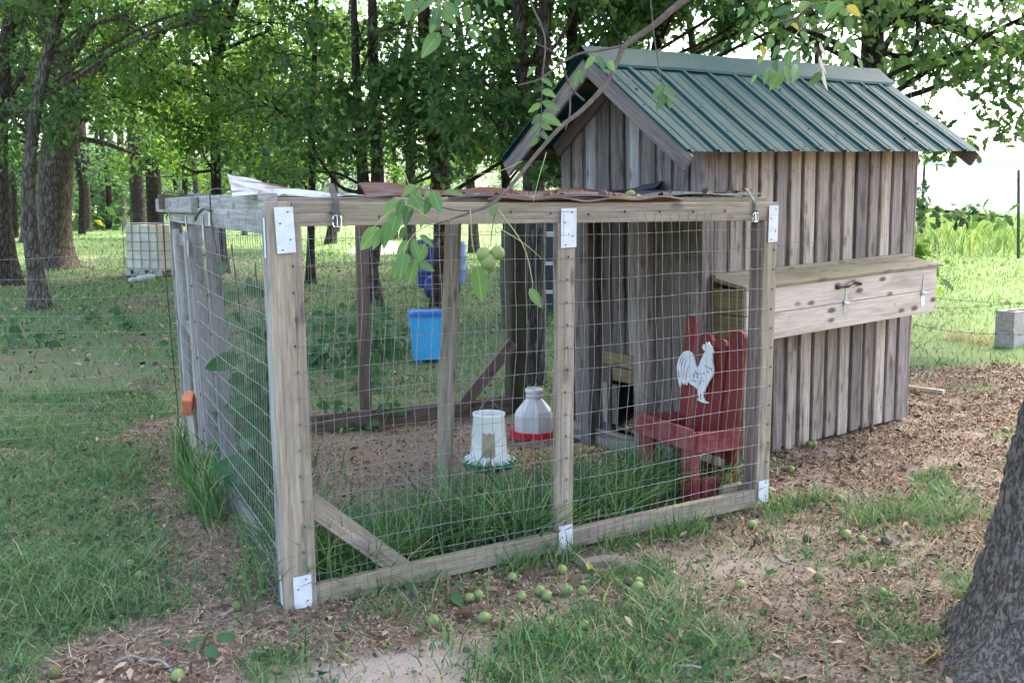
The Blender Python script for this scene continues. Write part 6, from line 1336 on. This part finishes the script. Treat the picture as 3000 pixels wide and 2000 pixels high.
# tall grass inside the run and along its foot
T_ = r.uniform(.1, LF - .1, 5200); o_ = -np.abs(r.normal(.12, .33, 5200)) - .05; k = (o_ > -.95); T_, o_ = T_[k], o_[k]; hh_ = fbm(T_ * 2.5, o_ * 2.5, seed=14, o=3); k = (hh_ > .42 + .12 * (np.abs(T_ - 1.9) < .35)); T_, o_, hh_ = T_[k], o_[k], hh_[k]
P = N0[None] + dF[None] * T_[:, None] + nF[None] * o_[:, None]; a1 = blades(P[:, 0], P[:, 1], r.uniform(.15, .42, len(T_)) * (.5 + .9 * hh_), r.uniform(.006, .014, len(T_)), 1.0, r, 1.0)
T_ = r.uniform(.05, LL * 1.0, 2600); o_ = np.where(r.uniform(0, 1, 2600) < .35, r.uniform(.03, .14, 2600), -np.abs(r.normal(0, .25, 2600)) - .03); P = N0[None] + dL[None] * T_[:, None] + nL[None] * o_[:, None]; k = (fbm(P[:, 0] * 3, P[:, 1] * 3, seed=15, o=2) > .45) & ((o_ < 0) | (T_ > 1.2) | (r.uniform(0, 1, 2600) < .25)); P = P[k]
a2 = blades(P[:, 0], P[:, 1], r.uniform(.08, .45, len(P)), r.uniform(.005, .012, len(P)), .6, r, .9)
T_ = r.uniform(.1, LF + .35, 900); o_ = r.uniform(.02, .12, 900); k = fbm(T_ * 4, o_ * 0, seed=16, o=2) > .53; T_, o_ = T_[k], o_[k]; P = N0[None] + dF[None] * T_[:, None] + nF[None] * o_[:, None]; a3 = blades(P[:, 0], P[:, 1], r.uniform(.05, .17, len(P)), r.uniform(.004, .009, len(P)), .8, r, .9)
grass_obj('tall_grass', 'tall dark green grass growing inside the mesh of the run', [a1, a2, a3], 'grass_tall')
# named tufts of the foreground (tussocks)
tf = []
for qx, qy, n1_, hh1 in ((1010, 1490, 26, .16), (1075, 1370, 10, .2), (1570, 1230, 50, .16), (1250, 1470, 70, .15), (1180, 1500, 60, .16), (1330, 1500, 90, .14), (560, 1370, 30, .15), (600, 1250, 36, .22), (1775, 1190, 50, .11), (1985, 1205, 40, .10), (2090, 1190, 60, .11), (1440, 1540, 90, .12), (1650, 1480, 50, .1), (1150, 1555, 90, .12), (1990, 1430, 50, .1), (2040, 1390, 60, .09), (950, 1400, 30, .14), (860, 1410, 24, .12), (440, 1180, 60, .2), (455, 1080, 60, .22), (420, 1120, 50, .18), (1530, 1225, 16, .2)):
    p = on_g(qx, qy); xx = p[0] + r.normal(0, .05 + .0004 * n1_, n1_); yy = p[1] + r.normal(0, .05, n1_); tf.append(blades(xx, yy, r.uniform(.4, 1.1, n1_) * hh1, r.uniform(.004, .009, n1_), 1.0, r, .9))
grass_obj('grass_tuft', 'loose arching grass tufts on the bare soil in front', tf, 'grass_tall')
tf = []
for qx, qy, n1_, hh1 in ((2085, 1195, 130, .10), (2205, 1190, 150, .11), (2150, 1240, 60, .08), (2120, 900, 120, .14), (2200, 780, 160, .16), (2250, 790, 160, .16), (1880, 990, 50, .07), (640, 1330, 50, .12), (520, 1230, 60, .10), (1700, 1420, 60, .08), (1330, 1480, 50, .12), (280, 1180, 80, .08), (70, 1060, 120, .08)):
    p = on_g(qx, qy); xx = p[0] + r.normal(0, .07, n1_); yy = p[1] + r.normal(0, .07, n1_); tf.append(blades(xx, yy, r.uniform(.3, 1.1, n1_) * hh1, r.uniform(.002, .0045, n1_), 1.3, r, .9))
V, F = tf[0]
grass_obj('dry_grass', 'straw coloured tufts of dry grass in the litter and lawn', tf, 'straw')
# pasture behind and field to the right
x, y, gr, fl = field_pts(-16, 14, 7.4, 30, 120000, r, 1.0); n_ = len(x); near = fl < .5
nn = near.sum(); q = blades(x[near], y[near], r.uniform(.03, .10, nn), r.uniform(.006, .014, nn) * (.6 + y[near] / 18), .9, r); grass_obj('pasture_grass', 'mown pasture grass under the trees behind the run', [q], 'grass_blade')
x, y = x[~near], y[~near]; nn = len(x); q1 = blades(x, y, r.uniform(.03, .09, nn), r.uniform(.007, .014, nn) * (.6 + y / 18), .9, r)
xx = r.uniform(5, 26, 26000); yy = r.uniform(17.8, 34, 26000) + .12 * np.sin(xx * 2); k = fbm(xx * .9, yy * .9, seed=33, o=3) > .36; xx, yy = xx[k], yy[k]; nn = len(xx); q2 = blades(xx, yy, r.uniform(.2, .65, nn), r.uniform(.012, .03, nn), .6, r, .8)
xx = r.uniform(-40, 10, 16000); yy = r.uniform(28, 60, 16000); q3 = blades(xx, yy, r.uniform(.04, .12, 16000), r.uniform(.025, .06, 16000), .8, r)
grass_obj('field_grass', 'sunlit mown grass and tall weeds of the open field', [q1, q2, q3], 'grass_field')
# straw and dead stems
def straw_pts(n, x0, x1, y0, y1):
    x = r.uniform(x0, x1, n); y = r.uniform(y0, y1, n); gr, sd, fl = cover(x, y); k = (r.uniform(0, 1, n) < .87 - .55 * gr - .72 * sd) & (np.abs(x) < .58 * y + .8); x, y = x[k], y[k]
    i = (x - HA[0]) * hu[0] + (y - HA[1]) * hu[1]; j = (x - HA[0]) * hv[0] + (y - HA[1]) * hv[1]; k = ~((i > 0) & (i < HL) & (j > 0) & (j < HG)); return x[k], y[k]
x, y = straw_pts(60000, -3.4, 4.5, 2.4, 8.8); n_ = len(x); a = r.uniform(0, 6.28, n_); L = r.uniform(.02, .085, n_) * np.where(r.uniform(0, 1, n_) < .06, 2.2, 1); d = np.stack([np.cos(a), np.sin(a), r.normal(0, .18, n_)], 1); s_ = np.stack([-np.sin(a), np.cos(a), np.zeros(n_)], 1) * r.uniform(.0007, .0019, n_)[:, None]
P = np.stack([x, y, g(x, y) + r.uniform(.003, .018, n_)], 1); M_ = P + d * (L * .5)[:, None] + s_ * r.normal(0, 6, n_)[:, None]; E_ = P + d * L[:, None]
V = np.stack([P - s_, P + s_, M_ + s_, M_ - s_, E_ - s_, E_ + s_], 1).reshape(-1, 3); o_ = np.arange(n_)[:, None] * 6; F = np.concatenate([o_ + [0, 1, 2, 3], o_ + [3, 2, 5, 4]], 1).reshape(-1, 4)
tag(link('dry_straw', fast_mesh('dry_straw', V, F, MAT['straw'])), 'dry straw and dead stems scattered over the soil', 'straw', kind='stuff')
# leaf litter
def litter_pts(n, x0, x1, y0, y1, lo):
    x = r.uniform(x0, x1, n); y = r.uniform(y0, y1, n); gr, sd, fl = cover(x, y); ip = ((x - N0[0]) * nF[0] + (y - N0[1]) * nF[1] < 0) & (x < .9); d_ = np.where(ip & (y < 7.6), .4, 1.) * np.clip(1.05 - .8 * gr - .98 * sd - fl, .0, 1) + .03; k = (r.uniform(0, 1, n) < d_) & (np.abs(x) < .58 * y + .8); x, y = x[k], y[k]
    i = (x - HA[0]) * hu[0] + (y - HA[1]) * hu[1]; j = (x - HA[0]) * hv[0] + (y - HA[1]) * hv[1]; k = ~((i > 0) & (i < HL) & (j > 0) & (j < HG)); return x[k], y[k]
Pl = []
x, y = litter_pts(150000, -3.4, 4.6, 2.4, 9.2, 0); P = np.stack([x, y, g(x, y) + r.uniform(.002, .014, len(x))], 1); V1, F1 = leaf_cloud(P, .019, DIA2D, up=.6, droop=0, seed=41)
x, y = litter_pts(11000, -3.4, 4.6, 2.4, 9.2, 0); P = np.stack([x, y, g(x, y) + r.uniform(.006, .018, len(x))], 1); V2, F2 = leaf_cloud(P, .05, OAK2D[::2] * [1, 1.1], up=.8, droop=0, seed=42)
x, y = litter_pts(9000, -14, 3, 9, 24, 0); P = np.stack([x, y, g(x, y) + .012], 1); V3_, F3 = leaf_cloud(P, .08, DIA2D, up=1.0, droop=0, seed=43)
V = np.concatenate([V1, V3_]); F = np.concatenate([F1, F3 + len(V1)])
tag(link('leaf_litter', fast_mesh('leaf_litter', V, F, MAT['litter'])), 'brown dead leaf litter covering the soil around the run', 'leaf litter', kind='stuff')
tag(link('leaf_litter', fast_mesh('leaf_litter', V2, F2, MAT['litter'])), 'larger curled dead oak leaves lying on the litter', 'leaf litter', kind='stuff')
# pebbly crumbs on the sandy patches
x = r.uniform(-1.5, 1.6, 9000); y = r.uniform(2.5, 7.2, 9000); gr, sd, fl = cover(x, y); k = r.uniform(0, 1, 9000) < sd; x, y = x[k], y[k]; P = np.stack([x, y, g(x, y) + .002], 1)
V, F = leaf_cloud(P, .010, DIA2D * [1, 1.6], up=.3, droop=0, seed=44); tag(link('soil_crumbs', fast_mesh('soil_crumbs', V, F, MAT['stone'])), 'crumbs of earth scattered on the sandy patches', 'soil crumbs', kind='stuff')
# single large fallen leaves
for i, (qx, qy, an, L, mt, lb) in enumerate([(1352, 1318, 1.3, .10, 'leaflet_yellow', 'yellow fallen leaf leaning on the flat brown stone'), (1120, 1448, .4, .085, 'litterleaf', 'curled tan leaf below the lone foreground walnut'), (1268, 1452, -.3, .08, 'litterleaf', 'curled orange-brown leaf in the centre foreground'), (1040, 1418, .2, .09, 'litterleaf', 'broad tan leaf near the grass tuft in front of the rail'), (2118, 1528, .5, .10, 'leaflet_yellow', 'yellow fallen leaf at the foot of the foreground trunk'), (1820, 1122, .1, .07, 'litterleaf', 'reddish leaf on the ground right of the end post'), (190, 1236, .3, .08, 'litterleaf', 'brown curled leaf lying in the left lawn')]):
    if 'litterleaf' not in LME:
        simple('litterleaf', (.34, .19, .11), .8, .2, col2=(.22, .11, .06), nscale=4); LME['litterleaf'] = mesh_from('leaf', [(x, y * 1.3, z * -2.2 + .05) for x, y, z in lv], lfc, [MAT['litterleaf']], True)
    p = on_g(qx, qy) + UP * .016; o = leaflet(None, p, p + np.array([math.cos(an), math.sin(an), .15]) * L, mt, 1.15, 1.2 if i else .1, 'fallen_leaf'); tag(o, lb, 'leaf', 'large fallen leaves')

# debris lying on the roof sheets
r = np.random.default_rng(17); P = []
for _ in range(150):
    qx = r.uniform(1000, 1740); s_ = r.uniform(.02, .35); p = tp(qx, 452 - 6 * s_ - 3 * (qx > 1500) * (qx - 1500) / 240, s_); P.append(p + UP * r.uniform(0, .012))
V, F = leaf_cloud(np.array(P), .035, DIA2D * [1, 1.2], up=.5, droop=0, seed=45); tag(link('roof_litter', fast_mesh('roof_litter', V, F, MAT['litter'])), 'dead leaves lying on the sheets over the run', 'leaf litter', kind='stuff')
# a few dead leaves and twigs caught on the coop roof
P = []
for _ in range(34):
    u_, f_ = r.uniform(UO0 + .1, UO1 - .1), r.uniform(.05, .98) ** .7; P.append(Hp(u_, HG / 2 + (-ROOF_E - HG / 2) * f_, ROOF_R + (ROOF_H0 - ROOF_R) * f_) + nrm0 * .012)
V, F = leaf_cloud(np.array(P), .03, DIA2D * [1, .9], up=.8, droop=0, seed=46); tag(link('roof_litter', fast_mesh('roof_litter', V, F, MAT['litter'])), 'few dead leaves caught on the green coop roof', 'leaf litter', kind='stuff')
